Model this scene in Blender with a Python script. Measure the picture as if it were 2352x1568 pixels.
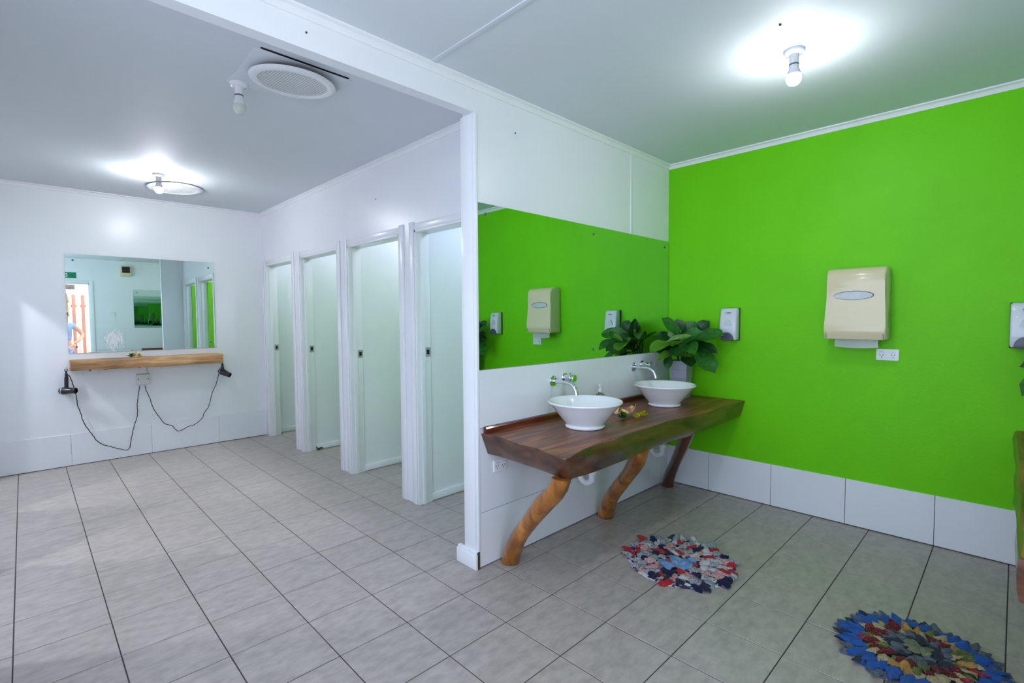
import bpy, bmesh, math, random
from mathutils import Vector, Matrix
for o in list(bpy.data.objects): bpy.data.objects.remove(o)
scn = bpy.context.scene
PI = math.pi
R = math.radians

# ------------------------------------------------------------ camera, world, sun, exposure
cam = bpy.data.cameras.new('camera'); camo = bpy.data.objects.new('camera', cam)
scn.collection.objects.link(camo); scn.camera = camo
cam.sensor_fit = 'HORIZONTAL'; cam.sensor_width = 36.0; cam.lens = 1140.19/2352*36.0
cam.clip_start = 0.02
_r = Vector((0.71282973, -0.70130478, -0.00673745)); _u = Vector((0.03788357, 0.02891002, 0.99886388)); _f = Vector((0.70031323, 0.7122751, -0.04717585))
camo.matrix_world = Matrix(((_r.x, _u.x, -_f.x, -3.96681), (_r.y, _u.y, -_f.y, -2.11459), (_r.z, _u.z, -_f.z, 1.42568), (0, 0, 0, 1)))

world = bpy.data.worlds.new('world'); scn.world = world; world.use_nodes = True
bg = world.node_tree.nodes['Background']
bg.inputs[0].default_value = (0.66, 0.79, 1.0, 1); bg.inputs[1].default_value = 3.2
sun = bpy.data.lights.new('sun', 'SUN'); sun.energy = 1.2; sun.angle = R(2); sun.color = (1, .93, .85)
suno = bpy.data.objects.new('sun', sun); scn.collection.objects.link(suno)
suno.rotation_euler = (R(-18), R(8), 0)
def portal(name, loc, rot, sx, sy):
    l = bpy.data.lights.new(name, 'AREA'); l.shape = 'RECTANGLE'; l.size = sx; l.size_y = sy; l.cycles.is_portal = True
    o = bpy.data.objects.new(name, l); scn.collection.objects.link(o); o.location = loc; o.rotation_euler = rot
portal('doorway_portal', (-3.353, -2.83, 1.1), (R(-90), 0, R(180)), .8, 2.2)
portal('window_portal', (-4.47, -1.325, 1.475), (R(90), 0, R(-90)), 2.45, 1.65)
scn.view_settings.view_transform = 'Standard'; scn.view_settings.look = 'None'
scn.view_settings.gamma = 1.0; scn.view_settings.use_curve_mapping = False
scn.view_settings.exposure = 0.5
BULB = 245.0            # radiance of a lit bulb
BULB_STALL = 390.0
BULB_SHOWER = 1500.0
scn.cycles.max_bounces = 14; scn.cycles.diffuse_bounces = 7; scn.cycles.glossy_bounces = 12
scn.cycles.caustics_reflective = True; scn.cycles.sample_clamp_indirect = 4.0

COL = scn.collection
rnd = random.Random(7)

# ------------------------------------------------------------ dimensions
H = 2.708; YF = 4.38; XS = -1.856; LP = -2.167; YN = -2.72; XL = -4.35; XO = -5.6
TILE = .33; GX = -2.072; GY = -.142
PITCH_EDGES = [(.19, 1.064), (1.272, 2.139), (2.35, 3.22), (3.441, 4.262)]
DH = 2.085

# ------------------------------------------------------------ materials
def lin(c): return tuple(((v/12.92) if v <= .04045 else ((v+.055)/1.055)**2.4) for v in [x/255. for x in c])
def mat(name, rgb, rough=.5, metal=0., coat=0., noise=0., nscale=8., bump=0., bscale=60., trans=0., ior=1.45, emit=None, estr=0., srgb=True, stretch=None, sheen=0., rgb2=None, spec=None, perobj=0.):
    m = bpy.data.materials.new(name); m.use_nodes = True
    nt = m.node_tree; b = nt.nodes['Principled BSDF']
    c = lin(rgb) if srgb else rgb
    b.inputs['Base Color'].default_value = (*c, 1); b.inputs['Roughness'].default_value = rough
    b.inputs['Metallic'].default_value = metal; b.inputs['Coat Weight'].default_value = coat; b.inputs['Coat Roughness'].default_value = .08
    b.inputs['Transmission Weight'].default_value = trans; b.inputs['IOR'].default_value = ior
    b.inputs['Sheen Weight'].default_value = sheen
    if spec is not None: b.inputs['Specular IOR Level'].default_value = spec
    if emit is not None:
        b.inputs['Emission Color'].default_value = (*emit, 1); b.inputs['Emission Strength'].default_value = estr
    L = nt.links.new
    co = None
    if noise or bump or rgb2:
        tc = nt.nodes.new('ShaderNodeTexCoord'); co = tc.outputs['Object']
        if perobj:
            oi = nt.nodes.new('ShaderNodeObjectInfo'); va = nt.nodes.new('ShaderNodeVectorMath'); va.operation = 'ADD'
            vs = nt.nodes.new('ShaderNodeVectorMath'); vs.operation = 'SCALE'; vs.inputs[0].default_value = (37., 51., 13.)
            L(oi.outputs['Random'], vs.inputs['Scale']); L(co, va.inputs[0]); L(vs.outputs[0], va.inputs[1]); co = va.outputs[0]
        if stretch:
            mp = nt.nodes.new('ShaderNodeMapping'); mp.inputs['Scale'].default_value = stretch; L(co, mp.inputs[0]); co = mp.outputs[0]
    if noise or rgb2:
        n = nt.nodes.new('ShaderNodeTexNoise'); n.inputs['Scale'].default_value = nscale; n.inputs['Detail'].default_value = 6; n.inputs['Roughness'].default_value = .6
        L(co, n.inputs['Vector'])
        r = nt.nodes.new('ShaderNodeValToRGB')
        c2 = lin(rgb2) if rgb2 else tuple(max(0, v*(1-noise)) for v in c)
        r.color_ramp.elements[0].color = (*c2, 1); r.color_ramp.elements[0].position = .3
        r.color_ramp.elements[1].color = (*[min(1, v*(1+noise*.4)) for v in c], 1); r.color_ramp.elements[1].position = .68
        L(n.outputs['Fac'], r.inputs[0]); L(r.outputs[0], b.inputs['Base Color'])
    if bump:
        n2 = nt.nodes.new('ShaderNodeTexNoise'); n2.inputs['Scale'].default_value = bscale; n2.inputs['Detail'].default_value = 3
        L(co, n2.inputs['Vector'])
        bp = nt.nodes.new('ShaderNodeBump'); bp.inputs['Strength'].default_value = bump; bp.inputs['Distance'].default_value = .004
        L(n2.outputs['Fac'], bp.inputs['Height']); L(bp.outputs[0], b.inputs['Normal'])
    return m

M = {}
M['white'] = mat('white_paint', (236, 238, 243), .3, bump=.06, bscale=45, noise=.03, nscale=2)
M['ceil'] = mat('ceiling_paint', (218, 223, 230), .66, bump=.03, bscale=9, noise=.03, nscale=1.2)
M['trimw'] = mat('trim_gloss_white', (238, 240, 244), .25, noise=.03, nscale=4)
M['green'] = mat('lime_green_paint', (108, 206, 4), .5, spec=.28, bump=.22, bscale=55, noise=.06, nscale=2.2)
M['doorgreen'] = mat('lime_door_paint', (122, 206, 30), .35, noise=.03)
M['floor'] = mat('grout', (62, 54, 58), .8, noise=.3, nscale=20)
M['tile'] = mat('floor_tile_glaze', (180, 170, 163), .36, rgb2=(154, 145, 139), nscale=13, stretch=(1., 1.9, 1), bump=.05, bscale=40, perobj=1, spec=.45)
M['wtile'] = mat('white_wall_tile', (234, 236, 242), .12, noise=.02, nscale=3, perobj=1)
M['porcelain'] = mat('porcelain', (240, 241, 245), .06, coat=.6, noise=.01)
M['chrome'] = mat('chrome', (225, 228, 232), .06, metal=1.)
M['steel'] = mat('dull_steel', (190, 192, 196), .4, metal=1., noise=.1)
M['mirror'] = None
M['beige'] = mat('beige_plastic', (222, 208, 172), .22, coat=.3, noise=.02)
M['lgrey'] = mat('pale_grey_plastic', (214, 217, 228), .22, coat=.3, noise=.02)
M['dgrey'] = mat('dark_grey_plastic', (88, 92, 104), .3, noise=.05)
M['black'] = mat('black_plastic', (22, 22, 25), .3, coat=.3, noise=.1)
M['silver'] = mat('brushed_silver', (176, 178, 184), .35, metal=.3)
M['wplastic'] = mat('white_plastic', (238, 239, 243), .25, noise=.02)
M['paper'] = mat('paper_towel', (240, 240, 240), .9, noise=.03, nscale=30, bump=.2, bscale=90)
M['dark'] = mat('dark_void', (18, 18, 18), .8, noise=.1)
M['silverglass'] = mat('grey_window', (196, 200, 204), .15, noise=.1, nscale=20)
M['pot'] = mat('grey_pot', (158, 160, 172), .4, noise=.06, nscale=12)
M['soil'] = mat('soil', (38, 28, 20), .95, noise=.5, nscale=60)
M['stem'] = mat('stem_brown', (72, 66, 30), .6, noise=.3)
M['cable'] = mat('black_cable', (14, 14, 18), .5, noise=.1)
M['boxgrey'] = mat('box_grey_white', (206, 209, 208), .4, noise=.03)
M['bulb'] = mat('lit_bulb', (255, 255, 255), .3, emit=(.93, .965, 1.0), estr=BULB)
M['bulb_stall'] = mat('lit_bulb_stall', (255, 255, 255), .3, emit=(.80, .82, 1.0), estr=BULB_STALL)
M['bulb_stall_blue'] = mat('lit_bulb_stall_blue', (255, 255, 255), .3, emit=(.66, .72, 1.0), estr=BULB_STALL)
M['bulb_shower'] = mat('lit_bulb_shower', (255, 255, 255), .3, emit=(.84, .90, 1.0), estr=BULB_SHOWER)
M['bulb_far'] = mat('lit_bulb_far', (255, 255, 255), .3, emit=(.92, .95, 1.0), estr=BULB*1.55)
M['bulb_near'] = mat('lit_bulb_near', (255, 255, 255), .3, emit=(.84, .91, 1.0), estr=BULB*1.4)
M['bulb_off'] = mat('dead_bulb_glass', (214, 218, 212), .15, coat=.5, noise=.05)
M['exit'] = mat('exit_green', (0, 132, 92), .4, noise=.03)
M['ewhite'] = mat('exit_white', (245, 250, 248), .4)
M['clear'] = mat('clear_plastic', (235, 245, 245), .08, trans=.92, ior=1.35)
M['peach'] = mat('peach_petal', (255, 202, 164), .6, rgb2=(255, 226, 188), nscale=14)
M['yellowp'] = mat('yellow_petal', (246, 228, 36), .6, rgb2=(220, 212, 24), nscale=22)
M['sprig'] = mat('sprig_green', (92, 156, 30), .55, rgb2=(40, 110, 16), nscale=30)
M['rust'] = mat('rot_brown', (88, 62, 38), .9, noise=.6, nscale=40)
M['skin'] = mat('skin', (226, 160, 132), .5, noise=.08)
M['shirt'] = mat('shirt_grey_blue', (150, 160, 190), .8, noise=.1)
M['shorts'] = mat('shorts_blue', (60, 78, 170), .8, rgb2=(200, 205, 225), nscale=14)
M['hair'] = mat('hair_brown', (86, 60, 40), .6, noise=.3)
M['ground'] = mat('outside_paving', (206, 196, 184), .9, noise=.2, nscale=6)
M['slat'] = mat('pink_slat', (214, 138, 116), .7, noise=.15, nscale=5, stretch=(1, 1, .2), perobj=1)
M['slat2'] = mat('pale_slat', (236, 206, 194), .7, noise=.1, nscale=5, stretch=(1, 1, .2), perobj=1)
M['thatch'] = mat('thatch', (200, 165, 110), .9, rgb2=(128, 96, 58), nscale=30, stretch=(1, 1, .15))
M['brownsign'] = mat('brown_board', (118, 84, 74), .6, rgb2=(150, 122, 112), nscale=12)
M['flybrown'] = mat('nail_mark', (70, 66, 70), .7)

def mirror_mat(name, smear=None):
    m = mat(name, (214, 232, 224), .0, metal=1.); nt = m.node_tree; b = nt.nodes['Principled BSDF']
    if smear:   # dried white paint smear on the glass
        L = nt.links.new
        tc = nt.nodes.new('ShaderNodeTexCoord')
        mp = nt.nodes.new('ShaderNodeMapping'); mp.inputs['Location'].default_value = (-smear[0]/smear[2], 0, -smear[1]/smear[3]); mp.inputs['Scale'].default_value = (1/smear[2], 0, 1/smear[3])
        L(tc.outputs['Object'], mp.inputs[0])
        ln = nt.nodes.new('ShaderNodeVectorMath'); ln.operation = 'LENGTH'; L(mp.outputs[0], ln.inputs[0])
        n = nt.nodes.new('ShaderNodeTexNoise'); n.inputs['Scale'].default_value = 26; n.inputs['Detail'].default_value = 5; n.inputs['Distortion'].default_value = 1.2
        mp2 = nt.nodes.new('ShaderNodeMapping'); mp2.inputs['Rotation'].default_value = (0, R(35), 0); mp2.inputs['Scale'].default_value = (1.6, 1, .5)
        L(tc.outputs['Object'], mp2.inputs[0]); L(mp2.outputs[0], n.inputs['Vector'])
        s = nt.nodes.new('ShaderNodeMath'); s.operation = 'MULTIPLY_ADD'; s.inputs[1].default_value = -.42; L(ln.outputs['Value'], s.inputs[0]); L(n.outputs['Fac'], s.inputs[2])
        r = nt.nodes.new('ShaderNodeValToRGB'); r.color_ramp.elements[0].position = .22; r.color_ramp.elements[1].position = .36
        r.color_ramp.elements[0].color = (0, 0, 0, 1); r.color_ramp.elements[1].color = (.9, .9, .9, 1)
        L(s.outputs[0], r.inputs[0])
        d = nt.nodes.new('ShaderNodeBsdfDiffuse'); d.inputs[0].default_value = (.88, .89, .92, 1)
        mx = nt.nodes.new('ShaderNodeMixShader'); L(r.outputs[0], mx.inputs[0]); L(b.outputs[0], mx.inputs[1]); L(d.outputs[0], mx.inputs[2])
        L(mx.outputs[0], nt.nodes['Material Output'].inputs['Surface'])
    return m
M['mirror'] = mirror_mat('mirror_glass')
M['mirror_smear'] = mirror_mat('mirror_glass_smeared', (-.285, .115, .12, .135))
M['mirror_edge'] = mat('mirror_edge', (70, 96, 88), .2, noise=.05)

def wood(name, dark, light, rough, coat, scale=(1.2, 14, 14), dist=3.):
    m = bpy.data.materials.new(name); m.use_nodes = True; nt = m.node_tree; b = nt.nodes['Principled BSDF']; L = nt.links.new
    tc = nt.nodes.new('ShaderNodeTexCoord'); mp = nt.nodes.new('ShaderNodeMapping'); mp.inputs['Scale'].default_value = scale
    L(tc.outputs['Object'], mp.inputs[0])
    n = nt.nodes.new('ShaderNodeTexNoise'); n.inputs['Scale'].default_value = 1.6; n.inputs['Detail'].default_value = 8; n.inputs['Roughness'].default_value = .62; n.inputs['Distortion'].default_value = dist*.25
    L(mp.outputs[0], n.inputs['Vector'])
    n2 = nt.nodes.new('ShaderNodeTexNoise'); n2.inputs['Scale'].default_value = 2.2; n2.inputs['Detail'].default_value = 2
    L(tc.outputs['Object'], n2.inputs['Vector'])
    r = nt.nodes.new('ShaderNodeValToRGB'); e = r.color_ramp.elements
    e[0].position = .34; e[0].color = (*lin(dark), 1); e[1].position = .66; e[1].color = (*lin(light), 1)
    mid = e.new(.5); mid.color = (*[(a*.55+c*.45) for a, c in zip(lin(dark), lin(light))], 1)
    L(n.outputs['Fac'], r.inputs[0])
    mx = nt.nodes.new('ShaderNodeMix'); mx.data_type = 'RGBA'; mx.blend_type = 'MULTIPLY'; mx.inputs[0].default_value = .85
    r2 = nt.nodes.new('ShaderNodeValToRGB'); r2.color_ramp.elements[0].position = .35; r2.color_ramp.elements[0].color = (.45, .42, .4, 1); r2.color_ramp.elements[1].position = .62; r2.color_ramp.elements[1].color = (1, 1, 1, 1)
    L(n2.outputs['Fac'], r2.inputs[0]); L(r.outputs[0], mx.inputs[6]); L(r2.outputs[0], mx.inputs[7]); L(mx.outputs[2], b.inputs['Base Color'])
    b.inputs['Roughness'].default_value = rough; b.inputs['Coat Weight'].default_value = coat; b.inputs['Coat Roughness'].default_value = .1
    bp = nt.nodes.new('ShaderNodeBump'); bp.inputs['Strength'].default_value = .12; bp.inputs['Distance'].default_value = .004
    L(n.outputs['Fac'], bp.inputs['Height']); L(bp.outputs[0], b.inputs['Normal'])
    return m
M['slab'] = wood('dark_slab_wood', (62, 25, 12), (176, 104, 62), .45, .22)
M['slab_edge'] = wood('slab_bark_edge', (52, 26, 15), (120, 74, 48), .34, .5, scale=(2, 5, 8))
M['redwood'] = wood('red_backsplash_wood', (70, 22, 10), (134, 60, 30), .3, .6)
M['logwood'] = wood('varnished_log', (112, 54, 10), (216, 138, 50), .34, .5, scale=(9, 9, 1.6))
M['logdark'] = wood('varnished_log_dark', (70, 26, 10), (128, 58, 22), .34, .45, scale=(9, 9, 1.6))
M['pine'] = wood('shelf_wood', (168, 112, 62), (232, 190, 140), .45, .2, scale=(1.5, 9, 12))
def cloth(name, base, spot=None, sc=26., thr=.56):
    m = mat(name, base, .95, sheen=.2, noise=.12, nscale=30)
    if spot:
        nt = m.node_tree; b = nt.nodes['Principled BSDF']; L = nt.links.new
        oi = nt.nodes.new('ShaderNodeObjectInfo'); tc = nt.nodes.new('ShaderNodeTexCoord')
        vs = nt.nodes.new('ShaderNodeVectorMath'); vs.operation = 'SCALE'; vs.inputs[0].default_value = (17., 31., 9.); L(oi.outputs['Random'], vs.inputs['Scale'])
        va = nt.nodes.new('ShaderNodeVectorMath'); va.operation = 'ADD'; L(tc.outputs['Object'], va.inputs[0]); L(vs.outputs[0], va.inputs[1])
        n = nt.nodes.new('ShaderNodeTexNoise'); n.inputs['Scale'].default_value = sc; n.inputs['Detail'].default_value = 1; n.inputs['Distortion'].default_value = 1.5; L(va.outputs[0], n.inputs['Vector'])
        r = nt.nodes.new('ShaderNodeValToRGB'); r.color_ramp.interpolation = 'CONSTANT'
        r.color_ramp.elements[0].color = (*lin(base), 1); r.color_ramp.elements[1].position = thr; r.color_ramp.elements[1].color = (*lin(spot), 1)
        L(n.outputs['Fac'], r.inputs[0]); L(r.outputs[0], b.inputs['Base Color'])
    return m
CL = dict(
    whitered=cloth('cloth_white_red_print', (236, 216, 216), (206, 18, 40), 24, .53),
    whitenavy=cloth('cloth_white_navy_print', (226, 222, 230), (26, 30, 78), 22, .53),
    white=cloth('cloth_white', (230, 226, 230), (170, 190, 200), 14, .64),
    red=cloth('cloth_red', (198, 22, 40), (232, 170, 160), 30, .64),
    navy=cloth('cloth_navy', (26, 32, 72), (90, 100, 140), 34, .63),
    greygreen=cloth('cloth_grey_green', (164, 184, 186)),
    ltblue=cloth('cloth_light_blue', (128, 172, 222), (170, 200, 230), 18, .6),
    blue=cloth('cloth_bright_blue', (52, 116, 204), (38, 92, 176), 22, .55),
    slate=cloth('cloth_slate_stripe', (82, 96, 114), (196, 204, 210), 42, .60),
    dslate=cloth('cloth_dark_slate', (44, 54, 68), (120, 132, 142), 40, .62),
    cream=cloth('cloth_cream_floral', (216, 204, 160), (122, 28, 38), 20, .60),
    maroon=cloth('cloth_maroon', (118, 22, 30), (206, 190, 170), 24, .66),
    leafy=cloth('cloth_leaf_green', (104, 122, 46), (206, 198, 150), 20, .6),
    orange=cloth('cloth_orange_floral', (222, 176, 96), (188, 44, 36), 18, .62),
    palegreen=cloth('cloth_pale_green', (118, 140, 132), (166, 164, 96), 9, .52))
def leafmat(name, c1, c2):
    m = mat(name, c1, .34, coat=.15, rgb2=c2, nscale=9, perobj=1, bump=.25, bscale=40); return m
M['leafA'] = leafmat('leaf_green', (52, 126, 38), (22, 74, 20))
M['leafB'] = leafmat('leaf_dark', (26, 82, 26), (10, 44, 14))
M['leafC'] = leafmat('leaf_light', (104, 146, 44), (44, 104, 24))

# ------------------------------------------------------------ mesh helpers
def box(bm, x0, x1, y0, y1, z0, z1, bev=0., mi=0):
    vs = [bm.verts.new((x, y, z)) for x in (x0, x1) for y in (y0, y1) for z in (z0, z1)]
    fs = []
    for q in ((0, 1, 3, 2), (4, 6, 7, 5), (0, 4, 5, 1), (2, 3, 7, 6), (0, 2, 6, 4), (1, 5, 7, 3)):
        f = bm.faces.new([vs[i] for i in q]); f.material_index = mi; fs.append(f)
    if bev:
        es = list({e for f in fs for e in f.edges})
        bmesh.ops.bevel(bm, geom=es, offset=bev, segments=2, profile=.5, affect='EDGES')
def lathe(bm, prof, c=(0, 0, 0), seg=32, M4=None, cap0=True, cap1=True):
    rings = []
    for r, z in prof:
        ring = []
        for k in range(seg):
            a = 2*PI*k/seg; v = Vector((r*math.cos(a), r*math.sin(a), z))
            if M4 is not None: v = M4 @ v
            ring.append(bm.verts.new(v+Vector(c)))
        rings.append(ring)
    for a, b in zip(rings, rings[1:]):
        for k in range(seg): bm.faces.new((a[k], a[(k+1) % seg], b[(k+1) % seg], b[k]))
    if cap0: bm.faces.new(rings[0][::-1])
    if cap1: bm.faces.new(rings[-1])
def tube(bm, pts, rad, seg=10, cap=True, wob=0.):
    pts = [Vector(p) for p in pts]; n = len(pts)
    rr = rad if isinstance(rad, (list, tuple)) else [rad]*n
    t0 = (pts[1]-pts[0]).normalized(); up = Vector((0, 0, 1)) if abs(t0.z) < .9 else Vector((1, 0, 0))
    u = t0.cross(up).normalized(); rings = []
    for i, p in enumerate(pts):
        t = (pts[min(i+1, n-1)]-pts[max(i-1, 0)]).normalized()
        u = (u-t*u.dot(t)).normalized(); v = t.cross(u)
        rings.append([bm.verts.new(p+(u*math.cos(2*PI*k/seg)+v*math.sin(2*PI*k/seg))*rr[i]*(1+wob*math.sin(3.1*i+2.3*k))) for k in range(seg)])
    for a, b in zip(rings, rings[1:]):
        for k in range(seg): bm.faces.new((a[k], a[(k+1) % seg], b[(k+1) % seg], b[k]))
    if cap: bm.faces.new(rings[0][::-1]); bm.faces.new(rings[-1])
def spline(pts, n=8):
    P = [Vector(p) for p in pts]; out = []
    for i in range(len(P)-1):
        p0, p1, p2, p3 = P[max(i-1, 0)], P[i], P[i+1], P[min(i+2, len(P)-1)]
        for k in range(n):
            t = k/n
            out.append(.5*((2*p1)+(p2-p0)*t+(2*p0-5*p1+4*p2-p3)*t*t+(3*p1-p0-3*p2+p3)*t**3))
    return out+[P[-1]]
def extrude_poly(bm, pts, axis, a0, a1, bev=0.):
    """polygon in the two other axes, extruded along axis from a0 to a1"""
    def mk(p, a):
        return {'x': (a, p[0], p[1]), 'y': (p[0], a, p[1]), 'z': (p[0], p[1], a)}[axis]
    A = [bm.verts.new(mk(p, a0)) for p in pts]; B = [bm.verts.new(mk(p, a1)) for p in pts]
    fs = [bm.faces.new(A), bm.faces.new(B[::-1])]; n = len(pts)
    for k in range(n): fs.append(bm.faces.new((A[k], B[k], B[(k+1) % n], A[(k+1) % n])))
    if bev: bmesh.ops.bevel(bm, geom=list({e for f in fs[:2] for e in f.edges}), offset=bev, segments=2, profile=.5, affect='EDGES')
def root_of(o):
    while o.parent: o = o.parent
    return o
def finish(me, smooth=True, ang=35):
    if smooth:
        me.polygons.foreach_set('use_smooth', [True]*len(me.polygons))
        me.set_sharp_from_angle(angle=R(ang))
    me.update()
def obj(name, bm, m, parent=None, world=True, smooth=True, ang=25):
    """one mesh object; geometry given in world coordinates is moved to its root's origin"""
    bmesh.ops.recalc_face_normals(bm, faces=bm.faces)
    if parent is not None and world:
        bmesh.ops.translate(bm, verts=bm.verts, vec=-root_of(parent).location)
    me = bpy.data.meshes.new(name); bm.to_mesh(me); bm.free()
    for x in (m if isinstance(m, (list, tuple)) else [m]): me.materials.append(x)
    finish(me, smooth, ang)
    o = bpy.data.objects.new(name, me); COL.objects.link(o)
    if parent is not None: o.parent = parent
    return o
def thing(name, label, cat, loc=(0, 0, 0), group=None):
    o = bpy.data.objects.new(name, None); COL.objects.link(o); o.empty_display_size = .05
    o.location = loc; o['label'] = label; o['category'] = cat
    if group: o['group'] = group
    return o
def copy_tree(o, parent=None):
    c = o.copy(); COL.objects.link(c)
    if parent: c.parent = parent
    for ch in list(o.children): copy_tree(ch, c)
    return c
def struct(name, bm, m, parent=None, **k):
    o = obj(name, bm, m, parent, **k); o['kind'] = 'structure'
    return o
def B(*boxes, bev=0.):
    bm = bmesh.new()
    for b in boxes: box(bm, *b, bev=bev)
    return bm

# ------------------------------------------------------------ the shell
floor = struct('floor', B((XL-.1, .1, YN-.1, 0, -.12, -.0025), (XO, .1, 0, YF+.1, -.12, -.0025)), M['floor'])
ceiling = struct('ceiling', B((XL-.1, .1, YN-.1, 0, H, H+.1), (XO, .1, 0, YF+.1, H, H+.1)), M['ceil'])
wall_right = struct('wall_right', B((0, .1, YN-.1, .0, 0, H)), M['green'])
wall_middle = struct('wall_middle', B((LP, .1, 0, .1, 0, H), (XL, LP, 0, .067, 2.552, H)), M['white'])
wall_back = struct('wall_back', B((XO, .1, YF, YF+.1, 0, H)), M['white'])
wall_outer = struct('wall_outer', B((XO-.1, XO, 0, YF+.1, 0, H), (XO, XL-.1, 0, .1, 0, H)), M['white'])
wall_rear = struct('wall_rear', B((0, .1, .1, YF, 0, H)), M['white'])
DX0, DX1, DZ = -3.75, -2.957, 2.2
wall_front = struct('wall_front', B((XL-.1, DX0, YN-.1, YN, 0, H), (DX1, .0, YN-.1, YN, 0, H), (DX0, DX1, YN-.1, YN, DZ, H)), M['white'])
def row_wall(name, x0, x1, edges, y0, y1, head):
    bm = bmesh.new(); y = y0
    for a, b in edges:
        box(bm, x0, x1, y, a, 0, H); box(bm, x0, x1, a, b, head, H); y = b
    box(bm, x0, x1, y, y1, 0, H)
    return struct(name, bm, M['white'])
wall_stalls = row_wall('wall_stalls', XS, XS+.11, PITCH_EDGES, .1, YF, DH)
SHOWERS = [(.95, 1.72), (2.12, 2.98), (3.3, 4.12)]
WY0, WY1, WZ0, WZ1 = -2.55, -.10, .65, 2.3
wall_left = row_wall('wall_left', XL-.1, XL, SHOWERS, 0.0, YF, DH)
struct('wall_left', B((XL-.1, XL, YN, WY0, 0, H), (XL-.1, XL, WY1, 0, 0, H), (XL-.1, XL, WY0, WY1, 0, WZ0), (XL-.1, XL, WY0, WY1, WZ1, H)), M['white'])
bm = bmesh.new()
for q in ((WY0, WY0+.04, WZ0, WZ1), (WY1-.04, WY1, WZ0, WZ1), (WY0, WY1, WZ0, WZ0+.04), (WY0, WY1, WZ1-.04, WZ1), (-1.37, -1.33, WZ0, WZ1)): box(bm, XL-.08, XL-.03, *q, bev=.002)
struct('window_1', bm, M['trimw'])
div = [struct('wall_divider', B((XS+.11, 0, y+.006, y+.076, 0, H)), M['white']) for y in (1.064, 2.139, 3.22)]
for y in (.55, 1.87, 3.1): struct('wall_divider', B((XO, XL-.1, y, y+.07, 0, H)), M['white'])

# floor tiles: each one a piece of its own
tile_me = {}
def tile_bm(w, d):
    bm = bmesh.new(); g = .0022
    box(bm, g, w-g, g, d-g, -.012, 0.)
    top = [e for e in bm.edges if all(abs(v.co.z) < 1e-6 for v in e.verts)]
    bmesh.ops.bevel(bm, geom=top, offset=.0016, segments=1, affect='EDGES')
    return bm
def add_tile(x, y, w, d):
    k = (round(w, 3), round(d, 3))
    if k not in tile_me:
        bm = tile_bm(w, d); me = bpy.data.meshes.new('floor_tile'); bm.to_mesh(me); bm.free(); me.materials.append(M['tile']); tile_me[k] = me
    o = bpy.data.objects.new('floor_tile', tile_me[k]); COL.objects.link(o); o.parent = floor
    o.location = (x, y, rnd.uniform(-.0004, .0004)); return o
def sees(x, y, margin=.06):
    d = Vector((x, y, 0))-camo.matrix_world.translation; z = d.dot(_f)
    if z < .25: return False
    u = d.dot(_r)/z*1140.19/1176; v = d.dot(_u)/z*1140.19/784
    return abs(u) < 1+margin and abs(v) < 1+margin
cells = []
for i in range(-12, 8):
    for j in range(-16, 10):
        x0, x1 = GX+i*TILE, GX+(i+1)*TILE; y0, y1 = GY-(j+1)*TILE, GY-j*TILE
        x0, x1 = max(x0, XL if y1 < .1 else XO), min(x1, 0); y0, y1 = max(y0, YN), min(y1, YF)
        if x1-x0 < .02 or y1-y0 < .02: continue
        cx, cy = (x0+x1)/2, (y0+y1)/2
        vis = any(sees(a, b) for a in (x0, x1) for b in (y0, y1)) and not (cx > LP+.3 and cy > .3 and cx > XS+.6) and cx > XL-.2
        cells.append((x0, y0, x1-x0, y1-y0, vis, (cx+3.967)**2+(cy+2.115)**2))
vis = sorted([c for c in cells if c[4]], key=lambda c: c[5])
for c in vis[:298]: add_tile(*c[:4])
rest = [c for c in cells if not c[4]]+vis[298:]
bm = bmesh.new()
for x, y, w, d, *_ in rest: box(bm, x+.0022, x+w-.0022, y+.0022, y+d-.0022, -.012, 0.)
o = obj('floor_tile_field', bm, M['tile'], floor, smooth=False); o['kind'] = 'stuff'

# skirting tiles (large white wall tiles), each a piece of its wall
def wtile(parent, x0, x1, y0, y1, z0, z1, name='wall_tile'):
    bm = bmesh.new(); box(bm, x0, x1, y0, y1, z0, z1, bev=.0012)
    return obj(name, bm, M['wtile'], parent, smooth=False)
G = .0016; ZS = .316
M['grout2'] = mat('tile_joint', (96, 94, 104), .8, noise=.1)
obj('joint_backing', B((-.004, 0, YN, -.001, .002, ZS-.002)), M['grout2'], wall_right, smooth=False)
obj('joint_backing', B((XL+.01, XS-.02, YF-.004, YF, .0012, .0062)), M['grout2'], wall_back, smooth=False)
obj('joint_backing', B((LP+.002, -.001, -.004, 0, .002, ZS+.002)), M['grout2'], wall_middle, smooth=False)
ys = [0, -.377, -.851, -1.325, -1.792, -2.266, -2.72]
for a, b in zip(ys, ys[1:]): wtile(wall_right, -.009, 0, b+G, a-G, .006, ZS, 'skirting_tile')
xs_ = [LP, -1.69, -1.205, -.747, -.28, -.009]
for a, b in zip(xs_, xs_[1:]): wtile(wall_middle, a+G, b-G, -.009, 0, .006, ZS, 'skirting_tile')
for a, b in zip([LP, -1.55, -.95, -.35, -.009], [-1.55, -.95, -.35, -.009]): wtile(wall_middle, a+G, b-G, -.009, 0, ZS+.003, .774, 'wall_tile')
xs_ = [LP, -1.532, -.887, -.242, 0]
for a, b in zip(xs_, xs_[1:]): wtile(wall_middle, a+G, b-G, -.009, 0, .806, 1.131, 'splash_tile')
xs_ = [-4.32, -3.676, -3.028, -2.386, XS-.0]
for a, b in zip(xs_, xs_[1:]): wtile(wall_back, a+G, b-G, YF-.008, YF, .006, ZS, 'skirting_tile')
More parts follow.
